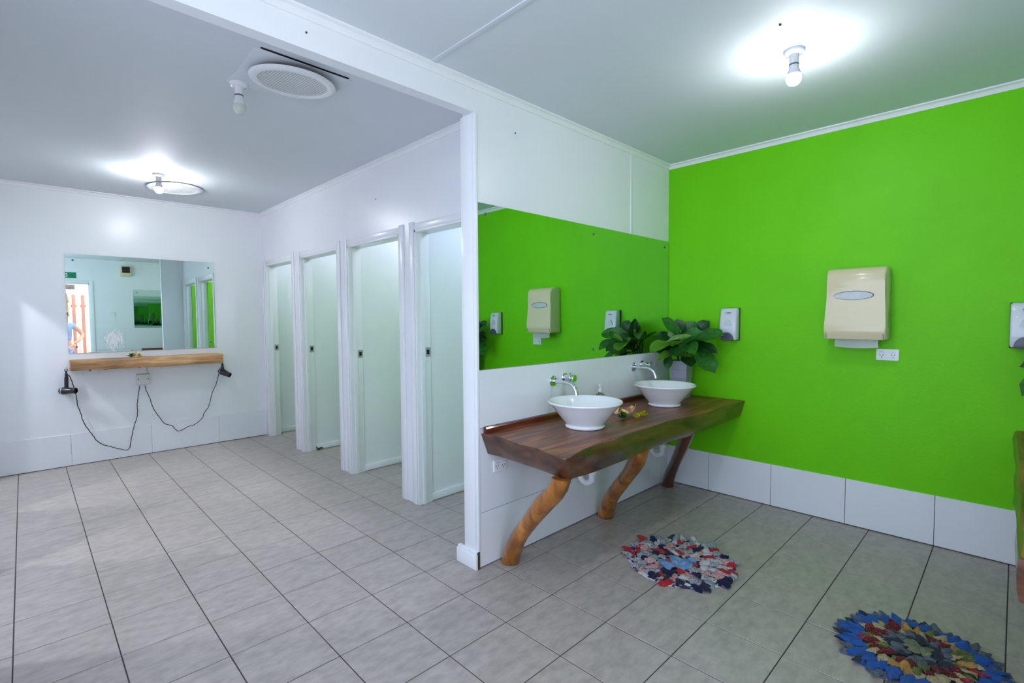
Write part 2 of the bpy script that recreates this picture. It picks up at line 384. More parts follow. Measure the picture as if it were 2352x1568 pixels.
for a, b in zip([DX1+.07, -2.4, -1.75, -1.1, -.5], [-2.4, -1.75, -1.1, -.5, -.01]):
    wtile(wall_front, a+G, b-G, YN, YN+.008, .006, ZS, 'skirting_tile'); wtile(wall_front, a+G, b-G, YN, YN+.008, .806, 1.26, 'splash_tile')
# floor-level joint lines are the recessed grout; panel cover strips on walls and ceiling
struct('trim_1', B((-.60, -.568, -.004, 0, 2.07, 2.676), bev=.0012), M['white'])
struct('trim_2', B((-2.475, -2.445, YN, .0, H-.004, H), bev=.001), M['ceil'])
# cornices
def cornice(name, pts, axis, a0, a1):
    bm = bmesh.new(); extrude_poly(bm, pts, axis, a0, a1); return struct(name, bm, M['trimw'])
K = .036
def prof(sx, a): # scotia profile hugging wall plane a, going sx
    return [(a, H), (a+sx*K, H), (a+sx*K, H-.008), (a+sx*.022, H-.014), (a+sx*.012, H-.026), (a+sx*.008, H-K), (a, H-K)]
cornice('trim_3', prof(-1, 0), 'x', XL, 0); cornice('trim_4', [(p[0], p[1]) for p in prof(-1, 0)], 'y', YN, 0)
cornice('trim_5', prof(-1, YF), 'x', XL, XS); cornice('trim_6', prof(-1, XS), 'y', .1, YF)
cornice('trim_7', prof(1, YN), 'x', XL, 0); cornice('trim_8', prof(1, XL), 'y', YN, YF)
# end board of the middle wall, its edge bead and plinth block
t = struct('trim_9', B((LP-.014, LP, .012, .106, .1, 2.543), bev=.002), M['trimw'])
struct('trim_10', B((LP-.006, LP+.012, -.010, .012, .09, 2.543), bev=.002), M['trimw'])
bm = B((LP-.03, LP, -.012, .165, 0, .085), bev=.003); box(bm, LP-.024, LP, -.008, .160, .085, .1, bev=.003)
struct('trim_11', bm, M['trimw'])
struct('trim_12', B((LP-.016, LP-.0, -.0135, -.009, 0, .1)), M['rust'])
# stall openings: jamb lining, stop, architraves, door with handle, latch plate, skirting
n_trim = 13; n_door = 1
def arch(bm, a, b, x, s, h, w=.062, t=.012):
    box(bm, *sorted((x, x+s*t)), a-w, a-.004, 0, h+w, bev=.0025)
    box(bm, *sorted((x, x+s*t)), b+.004, b+w, 0, h+w, bev=.0025)
    box(bm, *sorted((x, x+s*t)), a-.004, b+.004, h+.004, h+w, bev=.0025)
for i, (a, b) in enumerate(PITCH_EDGES):
    bm = bmesh.new(); bw = min(.062, YF-b-.002)
    box(bm, XS-.012, XS, a-.062, a-.004, 0, DH+.062, bev=.0025)
    box(bm, XS-.012, XS, b+.004, b+bw, 0, DH+.062, bev=.0025)
    box(bm, XS-.004, XS, a-.004, b+.004, DH+.004, DH+.05, bev=.0012)
    struct('trim_%d' % n_trim, bm, M['trimw']); n_trim += 1
    bm = bmesh.new()
    for y0, y1, st in ((a, a+.014, 1), (b-.014, b, -1)):
        box(bm, XS-.006, XS+.12, y0, y1, 0, DH, bev=.0015)
        yy = (y1, y1+.012) if st > 0 else (y0-.012, y0)
        box(bm, XS+.03, XS+.066, *yy, 0, DH-.016, bev=.0015)
    box(bm, XS-.006, XS+.12, a, b, DH-.016, DH, bev=.0015)
    jam = struct('trim_%d' % n_trim, bm, M['trimw']); n_trim += 1
    # strike plate with keep hole
    zl = (1.17, 1.105, 1.11, 1.085)[i]
    bm = bmesh.new(); x0, x1 = XS+.07, XS+.118; yj = b-.014
    for q in ((x0, x1, yj-.004, yj, zl+.018, zl+.036), (x0, x1, yj-.004, yj, zl-.036, zl-.018), (x0, x0+.012, yj-.004, yj, zl-.018, zl+.018), (x1-.012, x1, yj-.004, yj, zl-.018, zl+.018)): box(bm, *q)
    box(bm, x0-.014, x0, yj-.004, yj, zl-.014, zl+.014)
    sp = obj('strike_plate', bm, M['silver'], jam, smooth=False); sp['label'] = 'chrome latch strike plate'
    obj('keep_hole', B((x0+.012, x1-.012, yj-.003, yj-.0005, zl-.018, zl+.018)), M['dark'], jam, smooth=False)
    # divider skirting
    yd = (1.07, 2.145, 3.226, YF)[i]
    struct('baseboard_%d' % (i+1), B((XS+.12, -.02, yd-.016, yd, .004, .062), bev=.003), M['trimw'])
    # door, folded back into the stall
    d = thing('door_%d' % n_door, '', 'door', (XS+.115, a+.016, 0)); del d['label'], d['category']; d['kind'] = 'structure'
    bm = B((XS+.115, XS+.115+.82, a+.018, a+.053, .012, 2.062), bev=.002)
    dl = obj('door_leaf', bm, M['doorgreen'], d)
    bm = bmesh.new(); Mx = Matrix.Rotation(R(-90), 4, 'X')
    lathe(bm, [(.012, 0), (.012, .03), (.026, .034), (.028, .05), (.02, .062)], c=(XS+.115+.76, a+.053, 1.09), M4=Mx, seg=20)
    h = obj('handle', bm, M['chrome'], dl); h['label'] = 'round chrome door knob'
    d.rotation_euler.z = R((0, -3, 0, 2)[i]); n_door += 1
for a, b in SHOWERS:
    bm = bmesh.new(); arch(bm, a, b, XL, 1, DH); struct('trim_%d' % n_trim, bm, M['trimw']); n_trim += 1
bm = bmesh.new()
for q in ((DX0-.06, DX0, YN-.0, YN+.014, 0, DZ+.06), (DX1, DX1+.06, YN, YN+.014, 0, DZ+.06), (DX0, DX1, YN, YN+.014, DZ, DZ+.06), (DX0, DX0+.02, YN-.11, YN, 0, DZ), (DX1-.02, DX1, YN-.11, YN, 0, DZ), (DX0, DX1, YN-.11, YN, DZ-.02, DZ)): box(bm, *q, bev=.002)
struct('trim_%d' % n_trim, bm, M['trimw']); n_trim += 1
# rotten patch at the foot of the second door post
bm = bmesh.new()
for k in range(14):
    x = XS+.10+rnd.uniform(0, .09); z = rnd.uniform(.0, .03)*(1-(x-XS-.1)/.12); s = rnd.uniform(.006, .013)
    box(bm, x, x+s, 3.204-rnd.uniform(.0, .006), 3.215, z, z+s, bev=.001)
o = obj('rotten_patch', bm, M['rust'], wall_stalls); o['kind'] = 'stuff'
# nail and screw marks
for nm, par, p in (('nail_mark', wall_middle, (-1.851, -.002, 2.517)), ('nail_mark', wall_middle, (-3.08, -.002, 2.62)), ('nail_mark', wall_stalls, (XS-.002, 1.62, 2.41))):
    bm = bmesh.new(); bmesh.ops.create_icosphere(bm, subdivisions=1, radius=.005, matrix=Matrix.Translation(p)); obj(nm, bm, M['flybrown'], par)
# ceiling hatch with an open gap along its edge, beside the round vent
hat = obj('ceiling_hatch', B((-3.14, -2.66, .43, .90, H-.005, H), bev=.001), M['ceil'], ceiling)
obj('hatch_gap', B((-3.12, -2.68, .417, .428, H-.0035, H)), M['dark'], ceiling, smooth=False)
for p in ((-1.543, -1.346, H-.002), ):
    bm = bmesh.new(); bmesh.ops.create_icosphere(bm, subdivisions=1, radius=.006, matrix=Matrix.Translation(p)); obj('screw_mark', bm, M['flybrown'], ceiling)

# ------------------------------------------------------------ vanity counter
TOPZ = .775
left_top = [(-2.149, -.012), (-2.13, -.14), (-2.152, -.241), (-2.178, -.345), (-2.166, -.448), (-2.206, -.573), (-2.201, -.675)]
front_top = [(-2.185, -.683), (-2.016, -.636), (-1.871, -.626), (-1.765, -.643), (-1.576, -.614), (-1.467, -.618), (-1.308, -.62), (-1.097, -.606), (-.935, -.633), (-.703, -.664), (-.429, -.65), (-.18, -.654), (-.006, -.655)]
left_bot = [(-2.10, -.012), (-2.098, -.12), (-2.105, -.22), (-2.115, -.33), (-2.12, -.42), (-2.135, -.53), (-2.145, -.605)]
front_bot = [(-2.132, -.638), (-1.99, -.655), (-1.86, -.655), (-1.75, -.652), (-1.58, -.645), (-1.46, -.64), (-1.3, -.632), (-1.1, -.628), (-.95, -.648), (-.70, -.645), (-.43, -.643), (-.18, -.632), (-.006, -.624)]
def slab_mesh(top, bot):
    bm = bmesh.new(); r2 = random.Random(3)
    n = len(top); lv = []
    for t in (0, .06, .3, .6, .88, 1.):
        ring = []
        for k in range(n):
            p = Vector((*top[k], TOPZ)); q = Vector((*bot[k], .652)); c = p.lerp(q, t)
            if 0 < k < n-1:
                out = (.004 if t in (0,) else 0)
                c.x += (-.004 if t in (0, 1.) else 0)*(-1 if k < 7 else 0) + (r2.uniform(-.008, .008) if 0 < t < 1 and k < 7 else 0)
                c.y += (.006 if t in (0, 1.) and k >= 7 else 0) + (r2.uniform(-.011, .008) if 0.1 < t < 1 and k >= 7 else 0)
                if t == 0: c.z += .002
            ring.append(bm.verts.new(c))
        lv.append(ring)
    for a, b in zip(lv, lv[1:]):
        for k in range(n-1):
            f = bm.faces.new((a[k], a[k+1], b[k+1], b[k])); f.material_index = 1
    bt = [bm.verts.new((-.006, -.012, TOPZ)), bm.verts.new((-.006, -.012, .652))]
    bm.faces.new([*lv[0], bt[0]]); bm.faces.new([*lv[-1], bt[1]][::-1])
    bm.faces.new([v[-1] for v in lv][::-1]+[bt[0], bt[1]][:2]); bm.faces.new([v[0] for v in lv]+[bt[1], bt[0]])
    bmesh.ops.triangulate(bm, faces=[f for f in bm.faces if len(f.verts) > 4])
    return bm
def log_leg(pts, radii):
    bm = bmesh.new(); P = spline(pts, 5); n = len(P); r2 = random.Random(int(pts[0][0]*1000))
    RR = []
    for i in range(n):
        t = i/(n-1)*(len(radii)-1); k = min(int(t), len(radii)-2); RR.append((radii[k]*(1-(t-k))+radii[k+1]*(t-k))*(1+r2.uniform(-.012, .012)))
    P[0].z = max(P[0].z, .0); tube(bm, P, RR, seg=14, wob=.02)
    for v in bm.verts: v.co.z = min(max(v.co.z, .0), .654)
    return bm
def vanity(label, loc, mirror=False):
    t = thing('vanity_counter', label, 'counter', (0, 0, 0))
    obj('countertop', slab_mesh(left_top+front_top, left_bot+front_bot), [M['slab'], M['slab_edge']], t, ang=50)
    bm = bmesh.new(); extrude_poly(bm, [(-.010, TOPZ-.002), (-.034, TOPZ-.002), (-.034, TOPZ+.026), (-.028, TOPZ+.034), (-.010, TOPZ+.036)], 'x', -2.13, -.006, bev=.002)
    b = obj('backsplash', bm, M['redwood'], t); b['label'] = 'low red-brown wooden strip along the wall'
    obj('leg', log_leg([(-1.978, -.058, -.03), (-1.999, -.108, .08), (-2.028, -.19, .203), (-2.069, -.318, .342), (-2.108, -.445, .475), (-2.135, -.56, .584), (-2.14, -.60, .68)], [.056, .051, .046, .044, .050, .046, .048]), M['logwood'], t, ang=70)
    obj('leg', log_leg([(-1.02, -.066, -.03), (-1.075, -.122, .08), (-1.158, -.226, .226), (-1.283, -.417, .427), (-1.383, -.545, .57), (-1.43, -.60, .68)], [.060, .054, .047, .044, .050, .050]), M['logwood'], t, ang=70)
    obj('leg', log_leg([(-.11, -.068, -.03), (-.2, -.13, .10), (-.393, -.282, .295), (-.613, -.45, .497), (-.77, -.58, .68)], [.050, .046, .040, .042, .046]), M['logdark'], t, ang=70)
    return t
v1 = vanity('dark live-edge wooden counter with two white basins on slanted log legs', (0, 0, 0))

# second counter along the front wall (seen edge-on at the right of the frame and in the back mirror)
t2 = thing('vanity_counter', 'wooden counter seen edge-on beside the green wall, opposite the basins', 'counter', (0, 0, 0))
lt = [(-2.13, -2.708), (-2.10, -2.6), (-2.13, -2.5), (-2.14, -2.38), (-2.12, -2.26), (-2.115, -2.19)]
ft = [(-2.08, -2.128), (-1.9, -2.136), (-1.7, -2.129), (-1.45, -2.134), (-1.2, -2.127), (-.9, -2.13), (-.5, -2.124), (-.25, -2.124), (-.006, -2.118)]
def slab2():
    bm = bmesh.new(); n = len(lt+ft); r2 = random.Random(9); lv = []
    for t in (0, .08, .4, .75, 1.):
        ring = []
        for k, (x, y) in enumerate(lt+ft):
            dz = TOPZ+.0 - .123*t; i = .012 if t in (0, 1.) else r2.uniform(-.004, .008)
            ring.append(bm.verts.new((x+(i if k < 6 else 0), y-(i if k >= 6 else 0), dz)))
        lv.append(ring)
    for a, b in zip(lv, lv[1:]):
        for k in range(n-1): f = bm.faces.new((a[k], b[k], b[k+1], a[k+1])); f.material_index = 1
    bt = [bm.verts.new((-.006, -2.708, TOPZ)), bm.verts.new((-.006, -2.708, TOPZ-.123))]
    bm.faces.new([*lv[0], bt[0]]); bm.faces.new([*lv[-1], bt[1]])
    bm.faces.new([v[-1] for v in lv]+[bt[1], bt[0]]); bm.faces.new([v[0] for v in lv]+[bt[1], bt[0]])
    bmesh.ops.triangulate(bm, faces=[f for f in bm.faces if len(f.verts) > 4])
    return bm
obj('countertop', slab2(), [M['slab'], M['slab_edge']], t2, ang=50)
bm = bmesh.new(); extrude_poly(bm, [(YN+.010, TOPZ-.002), (YN+.034, TOPZ-.002), (YN+.034, TOPZ+.03), (YN+.010, TOPZ+.036)], 'x', -2.12, -.006, bev=.002)
obj('backsplash', bm, M['redwood'], t2)
for x in (-1.9, -1.05, -.14):
    obj('leg', log_leg([(x, -2.66, -.03), (x-.03, -2.6, .12), (x-.05, -2.45, .33), (x-.05, -2.3, .52), (x-.06, -2.24, .68)], [.066, .058, .054, .056, .06]), M['logwood'], t2, ang=70)

# ------------------------------------------------------------ basins
def basin(label, c):
    t = thing('wash_basin', label, 'basin', (*c, TOPZ+.002), 'white bowl basins on the counter')
    Z = TOPZ+.002
    # outer wall up, rounded lip, inner wall down
    outer = [(.104, Z), (.116, Z+.002), (.118, Z+.010), (.111, Z+.016), (.116, Z+.026), (.150, Z+.065), (.188, Z+.112), (.213, Z+.140), (.2195, Z+.146)]
    lip = [(.222, Z+.150), (.221, Z+.155), (.217, Z+.1565)]
    inner = [(.211, Z+.153), (.196, Z+.132), (.165, Z+.090), (.125, Z+.050), (.080, Z+.030), (.035, Z+.022), (.022, Z+.020)]
    bm = bmesh.new(); lathe(bm, outer+lip+inner, c=(c[0], c[1], 0), seg=64)
    bw = obj('bowl', bm, M['porcelain'], t, ang=60)
    bm = bmesh.new(); lathe(bm, [(.020, Z+.0205), (.022, Z+.023), (.012, Z+.026), (.004, Z+.0262)], c=(c[0], c[1], 0), seg=20)
    d = obj('drain', bm, M['chrome'], bw); d['label'] = 'chrome plug hole'
    a = R(152); p = Vector((c[0]+.186*math.cos(a), c[1]+.186*math.sin(a), Z+.117))
    nrm = Vector((-math.cos(a)*.82, -math.sin(a)*.82, .57)); q = nrm.to_track_quat('Z', 'Y').to_matrix().to_4x4()
    bm = bmesh.new(); lathe(bm, [(.013, -.002), (.014, .002), (.011, .004)], c=p, M4=q, seg=18, cap1=False); obj('overflow_ring', bm, M['chrome'], bw)
    bm = bmesh.new(); lathe(bm, [(.011, 0), (.011, .0022)], c=p, M4=q, seg=16); obj('overflow_hole', bm, M['dark'], bw)
    return t
basin('larger-looking round white basin nearest the counter end, yellow and peach blossoms beside it', (-1.603, -.326))
basin('round white basin nearest the green wall, in front of the potted plant', (-.612, -.304))

# ------------------------------------------------------------ wall taps
def tap(label, x, z):
    t = thing('wall_tap', label, 'tap', (x, -.009, z), 'chrome wall taps')
    y0 = -.009; My = Matrix.Rotation(R(90), 4, 'X')
    bm = bmesh.new(); lathe(bm, [(.035, 0), (.035, .006), (.033, .009), (.013, .010)], c=(x, y0, z), M4=My, seg=32); obj('spout_flange', bm, M['chrome'], t)
    bm = bmesh.new(); P = spline([(x, y0-.008, z), (x, y0-.08, z), (x, y0-.135, z-.002), (x, y0-.172, z-.02), (x, y0-.19, z-.052), (x, y0-.196, z-.075)], 6)
    tube(bm, P, .0125, seg=16); obj('spout', bm, M['chrome'], t)
    xm, zm = x+.118, z+.012
    bm = bmesh.new(); lathe(bm, [(.032, 0), (.032, .006), (.030, .009), (.02, .010)], c=(xm, y0, zm), M4=My, seg=32); obj('mixer_flange', bm, M['chrome'], t)
    bm = bmesh.new(); lathe(bm, [(.021, .008), (.021, .058), (.019, .061)], c=(xm, y0, zm), M4=My, seg=24)
    tube(bm, [(xm, y0-.044, zm+.012), (xm, y0-.05, zm+.034)], .0045, seg=8); mb = obj('mixer_body', bm, M['chrome'], t)
    bm = bmesh.new(); lathe(bm, [(.010, .058), (.010, .075), (.024, .077), (.024, .087), (.022, .089)], c=(xm, y0, zm), M4=My, seg=28)
    obj('mixer_knob', bm, M['chrome'], mb)
    return t
tap('chrome wall tap over the basin nearest the counter end', -1.528, 1.016)
tap('chrome wall tap over the basin nearest the green wall', -.56, 1.036)

# drain traps under the counter
for x, lab in ((-1.30, 'white drain trap under the counter between the near and middle log legs'), (-.36, 'white drain trap under the counter beside the farthest log leg')):
    t = thing('drain_trap', lab, 'drain pipe', (x, -.01, .3), 'white drain traps under the counter')
    zb = .315
    bm = bmesh.new(); P = spline([(x, -.155, .648), (x, -.155, zb+.06), (x, -.145, zb+.018), (x, -.105, zb), (x, -.065, zb+.018), (x, -.055, zb+.06), (x, -.055, zb+.10), (x, -.03, zb+.118), (x, -.009, zb+.118)], 6)
    tube(bm, P, .021, seg=14); obj('pipe', bm, M['wplastic'], t)
    bm = bmesh.new(); lathe(bm, [(.027, zb+.065), (.029, zb+.07), (.029, zb+.09), (.027, zb+.095)], c=(x, -.155, 0), seg=16); obj('union_nut', bm, M['wplastic'], t)

# soap pump bottle
t = thing('soap_bottle', 'small clear pump bottle against the tiles behind the near basin', 'bottle', (-1.10, -.078, TOPZ))
bm = bmesh.new(); lathe(bm, [(.034, TOPZ+.001), (.036, TOPZ+.006), (.036, TOPZ+.095), (.030, TOPZ+.112), (.014, TOPZ+.122), (.013, TOPZ+.130)], c=(-1.10, -.078, 0), seg=24); obj('bottle', bm, M['clear'], t)
bm = bmesh.new(); lathe(bm, [(.015, TOPZ+.130), (.016, TOPZ+.134), (.016, TOPZ+.150), (.006, TOPZ+.152), (.005, TOPZ+.172), (.013, TOPZ+.174), (.012, TOPZ+.186)], c=(-1.10, -.078, 0), seg=18)
tube(bm, [(-1.10, -.078, TOPZ+.181), (-1.125, -.09, TOPZ+.181), (-1.136, -.095, TOPZ+.174)], .005, seg=8); obj('pump', bm, M['wplastic'], t)

# ------------------------------------------------------------ blossoms
def petal_bm(l, w, cup=.3, seg=5):
    bm = bmesh.new(); rows = []
    for i in range(seg+1):
        t = i/seg; hw = w*.5*(math.sin(PI*min(1, t*.92+.06)))**.7+.0008
        rows.append([bm.verts.new((l*t, hw*s, cup*l*t*t + abs(s)*w*.15)) for s in (-1, -.4, .4, 1)])
    for a, b in zip(rows, rows[1:]):
        for k in range(3): bm.faces.new((a[k], a[k+1], b[k+1], b[k]))
    bmesh.ops.solidify(bm, geom=bm.faces[:], thickness=.0012)
    return bm
def petal_mesh(name, m, *a):
    bm = petal_bm(*a); me = bpy.data.meshes.new(name); bmesh.ops.recalc_face_normals(bm, faces=bm.faces); bm.to_mesh(me); bm.free(); me.materials.append(m); finish(me); return me
PM = {'peach': petal_mesh('petal', M['peach'], .036, .026, .35), 'yellow': petal_mesh('petal', M['yellowp'], .026, .014, .3), 'sprig': petal_mesh('leaflet', M['sprig'], .034, .013, .25)}
def blossom(name, label, cat, kind, loc, n, group, tilt=(0, 0), rings=1):
    t = thing(name, label, cat, loc, group); t.rotation_euler = (tilt[0], tilt[1], rnd.uniform(0, 6))
    me = PM[kind]
    for rg in range(rings):
        for k in range(n):
            o = bpy.data.objects.new('leaflet' if kind == 'sprig' else 'petal', me); COL.objects.link(o); o.parent = t
            o.location = (0, 0, .002+rg*.006); o.rotation_euler = (0, -.25-rg*.5+rnd.uniform(-.1, .1), 2*PI*(k+rg*.5)/n+rnd.uniform(-.12, .12))
            o.scale = ((1-.15*rg)*(1.35 if kind == 'peach' else 1.3),)*3
    bm = bmesh.new(); bmesh.ops.create_icosphere(bm, subdivisions=1, radius=.0055, matrix=Matrix.Translation((0, 0, .006)))
    obj('flower_centre', bm, M['yellowp'] if kind != 'sprig' else M['sprig'], t, world=False)
    return t
z = TOPZ+.003; g = 'blossoms strewn between the two basins'
blossom('frangipani_flower', 'peach blossom resting closest to the near basin, behind the green sprig', 'flower', 'peach', (-1.205, -.285, z+.016), 5, g, (.5, -.3))
blossom('frangipani_flower', 'peach blossom in the middle of the strewn flowers between the basins', 'flower', 'peach', (-1.155, -.345, z+.012), 5, g, (.3, .1))
blossom('frangipani_flower', 'peach blossom on the far side of the strewn flowers, toward the far basin', 'flower', 'peach', (-1.068, -.325, z+.016), 5, g, (.45, .4))
blossom('green_sprig', 'bright green sprig beside the foot of the near basin', 'leaf sprig', 'sprig', (-1.255, -.365, z), 9, g, (0, 0), 3)
blossom('yellow_flower', 'yellow blossom at the end of the strewn flowers facing the room', 'flower', 'yellow', (-1.10, -.42, z), 8, g, (0, 0), 2)
blossom('yellow_flower', 'yellow blossom touching the green sprig and the peach flowers', 'flower', 'yellow', (-1.19, -.425, z), 8, g, (0, 0), 2)

# ------------------------------------------------------------ potted plants
def leaf_mesh(name, m, seed):
    """unit leaf: length 1 along x, width 1 across y, normal +z"""
    r2 = random.Random(seed); bm = bmesh.new(); rows = []; nl, nw = 9, 6
    bend = r2.uniform(.10, .26); fold = r2.uniform(.10, .2); ph = r2.uniform(0, 6)
    for i in range(nl+1):
        t = i/nl; hw = .5*(math.sin(PI*t**1.45*.985+.02))**.52 if t < 1 else .05
        if t < .12: hw *= .35+t*5
        row = []
        for k in range(nw+1):
            s = k/nw*2-1
            zz = -bend*t*t+bend*.4*t + fold*abs(s)*hw*1.4 + .035*math.sin(9*t+ph)*s*s + (.012 if k == nw//2 else 0)*-1
            row.append(bm.verts.new((t*(1-.03*abs(s)), hw*s, zz)))
        rows.append(row)
    for a, b in zip(rows, rows[1:]):
        for k in range(nw): bm.faces.new((a[k], a[k+1], b[k+1], b[k]))
    bmesh.ops.recalc_face_normals(bm, faces=bm.faces)
    me = bpy.data.meshes.new(name); bm.to_mesh(me); bm.free(); me.materials.append(m); finish(me, ang=80); return me
LM = {k: [leaf_mesh('leaf', M['leaf'+k], s) for s in (1, 2, 3)] for k in 'ABC'}
LEAVES = [  # base, tip, width, tone
 ((-.213, -.227, 1.253), (-.333, -.142, 1.412), .10, 'A'), ((-.149, -.225, 1.229), (-.118, -.286, 1.385), .112, 'A'), ((-.107, -.28, 1.24), (-.100, -.395, 1.388), .105, 'B'),
 ((-.162, -.29, 1.243), (-.200, -.55, 1.290), .140, 'A'), ((-.244, -.231, 1.211), (-.284, -.408, 1.318), .108, 'A'), ((-.223, -.235, 1.221), (-.539, -.156, 1.183), .125, 'C'),
 ((-.41, -.2, 1.231), (-.309, -.357, 1.282), .045, 'C'), ((-.232, -.282, 1.228), (-.414, -.429, 1.172), .110, 'A'), ((-.17, -.33, 1.211), (-.238, -.523, 1.163), .07, 'B'),
 ((-.178, -.324, 1.168), (-.255, -.517, 1.017), .130, 'A'), ((-.345, -.2, 1.139), (-.419, -.224, 1.032), .06, 'B'), ((-.257, -.234, 1.147), (-.51, -.199, 1.111), .06, 'C'),
 ((-.323, -.222, 1.118), (-.335, -.371, 1.125), .065, 'C'), ((-.208, -.183, 1.254), (-.255, -.298, 1.305), .08, 'B'), ((-.234, -.121, 1.232), (-.194, -.205, 1.345), .08, 'C'),
 ((-.30, -.237, 1.213), (-.439, -.337, 1.149), .115, 'B'), ((-.136, -.267, 1.129), (-.255, -.232, 1.219), .095, 'B'), ((-.16, -.266, 1.165), (-.132, -.426, 1.189), .095, 'B'),
 ((-.16, -.2, 1.2), (-.06, -.10, 1.30), .11, 'B'), ((-.2, -.2, 1.2), (-.30, -.06, 1.28), .11, 'B'), ((-.2, -.2, 1.15), (-.36, -.09, 1.17), .11, 'B'), ((-.14, -.22, 1.2), (-.05, -.33, 1.25), .10, 'B'),
 ((-.19, -.25, 1.12), (-.30, -.36, 1.06), .10, 'B'), ((-.18, -.21, 1.25), (-.22, -.20, 1.40), .10, 'B')]
PC = Vector((-.17, -.21, TOPZ))
def plant(label, ox, fy, group):
    """fy=1 keeps y, fy=-1 mirrors it about the room's middle line"""
    YM = -1.333
    def mp(p): p = Vector(p); return p if fy > 0 else Vector((p.x+ox, 2*YM-p.y, p.z))
    c = mp(PC); t = thing('potted_plant', label, 'plant', c, group)
    bm = bmesh.new(); s0, s1 = .058, .076; zt = [0, .085, .09, .155, .16, .225, .23, .298]
    rings = []
    for k, zz in enumerate(zt):
        s = s0+(s1-s0)*zz/.3 - (.0025 if k in (1, 3, 5) else 0)
        rings.append([bm.verts.new(c+Vector((s*a, s*b, zz+.001))) for a, b in ((-1, -1), (1, -1), (1, 1), (-1, 1))])
    for a, b in zip(rings, rings[1:]):
        for k in range(4): bm.faces.new((a[k], a[(k+1) % 4], b[(k+1) % 4], b[k]))
    inn = [bm.verts.new(v.co.lerp(c+Vector((0, 0, .298)), .1)) for v in rings[-1]]; low = [bm.verts.new(v.co-Vector((0, 0, .03))) for v in inn]
    for a, b in ((rings[-1], inn), (inn, low)):
        for k in range(4): bm.faces.new((a[k], a[(k+1) % 4], b[(k+1) % 4], b[k]))
    bm.faces.new(rings[0][::-1]); bm.faces.new(low)
    bmesh.ops.rotate(bm, verts=bm.verts, cent=c, matrix=Matrix.Rotation(R(6), 3, 'Z'))
    p = obj('pot', bm, M['pot'], t, smooth=False); p['label'] = 'square tapered grey pot with grooves'
    obj('soil', B((c.x-.062, c.x+.062, c.y-.062, c.y+.062, c.z+.255, c.z+.282), bev=.01), M['soil'], t)
    for k in range(5):
        a = k*1.3; e = c+Vector((.05*math.cos(a), .05*math.sin(a), .45)); bm = bmesh.new()
        tube(bm, spline([c+Vector((.02*math.cos(a), .02*math.sin(a), .27)), c.lerp(e, .7)+Vector((.01, 0, 0)), e], 4), [.006]*8+[.004], seg=7); obj('stem', bm, M['stem'], t)
    r2 = random.Random(11); eye = Vector((-3.97, -2.1, 1.43)) if fy > 0 else Vector((-3.97, -.6, 1.43))
    for i, (b, e, w, tone) in enumerate(LEAVES):
        if fy < 0 and i == 3: e = (-.2, -.46, 1.30)
        b, e = mp(b), mp(e); d = e-b; l = d.length; x = d/l
        n = ((eye-b).normalized()*.75+Vector((0, 0, .7))+Vector((r2.uniform(-.35, .35), r2.uniform(-.35, .35), r2.uniform(-.2, .2)))); n = (n-x*n.dot(x)).normalized(); y = n.cross(x)
        o = bpy.data.objects.new('leaf', LM[tone][i % 3]); COL.objects.link(o); o.parent = t
        m = Matrix((x*l*1.06, y*w*1.18, n*l*.8)).transposed().to_4x4(); m.translation = b-c; o.matrix_local = m
    return t
plant('leafy green plant in a grey pot on the counter behind the far basin', 0, 1, 'potted plants on the counters')
plant('leafy potted plant on the opposite counter, seen at the edge of the long mirror', 0, -1, 'potted plants on the counters')

# ------------------------------------------------------------ mirrors
def mirror(label, x0, x1, yw, s, z0, z1, m, screws):
    t = thing('wall_mirror', label, 'mirror', ((x0+x1)/2, yw, z0))
    y0, y1 = sorted((yw+s*.0015, yw+s*.006))
    o = obj('glass', B((x0, x1, y0, y1, z0, z1)), [m, M['mirror_edge']], t, smooth=False)
    for p in o.data.polygons:
        if abs(p.normal.y) < .5: p.material_index = 1
    for x, z in screws:
        bm = bmesh.new(); lathe(bm, [(.009, 0), (.009, .003), (.005, .006)], c=(x, yw+s*.006, z), M4=Matrix.Rotation(R(90 if s < 0 else -90), 4, 'X'), seg=14)
        obj('mirror_screw', bm, M['dgrey'], t)
    return t
mirror('long frameless mirror above the two basins, reflecting the green wall', LP+.012, -.008, 0, -1, 1.135, 2.067, M['mirror'], [(-2.097, 2.008), (-1.08, 2.011), (-1.084, 1.20), (-.076, 2.014), (-.076, 1.2)])
mirror('frameless mirror above the narrow wooden shelf, with a white smear', -3.661, -2.385, YF, -1, 1.11, 2.082, M['mirror_smear'], [(-3.60, 2.02), (-2.44, 2.02), (-2.44, 1.17), (-3.6, 1.17)])
mirror('mirror above the opposite counter, seen only as a reflection', -2.23, -.01, YN, 1, 1.265, 2.10, M['mirror'], [(-2.16, 2.04), (-1.1, 2.04)])

# ------------------------------------------------------------ dispensers and outlets on the green wall
t = thing('towel_dispenser', 'cream plastic paper towel dispenser on the green wall, towel hanging out', 'dispenser', (0, -1.38, 1.27))
ya, yb = -1.545, -1.212
prof2 = [(-.002, 1.272), (-.002, 1.742), (-.05, 1.752), (-.10, 1.750), (-.13, 1.738), (-.148, 1.715), (-.156, 1.68), (-.152, 1.62), (-.148, 1.55), (-.152, 1.47), (-.16, 1.38), (-.164, 1.33), (-.163, 1.312), (-.150, 1.274)]
bm = bmesh.new(); extrude_poly(bm, prof2, 'y', ya, yb, bev=.012)
for v in bm.verts:    # slight waist as in the moulded cover
    k = (v.co.y-(ya+yb)/2)/(yb-ya)*2; v.co.y += -.010*k*math.exp(-((v.co.z-1.6)/.16)**2)*min(1, -v.co.x/.1) + .004*k*max(0, (1.36-v.co.z)/.09)
    if v.co.z > 1.69: v.co.z -= .016*k*k
obj('cover', bm, M['beige'], t, ang=50)
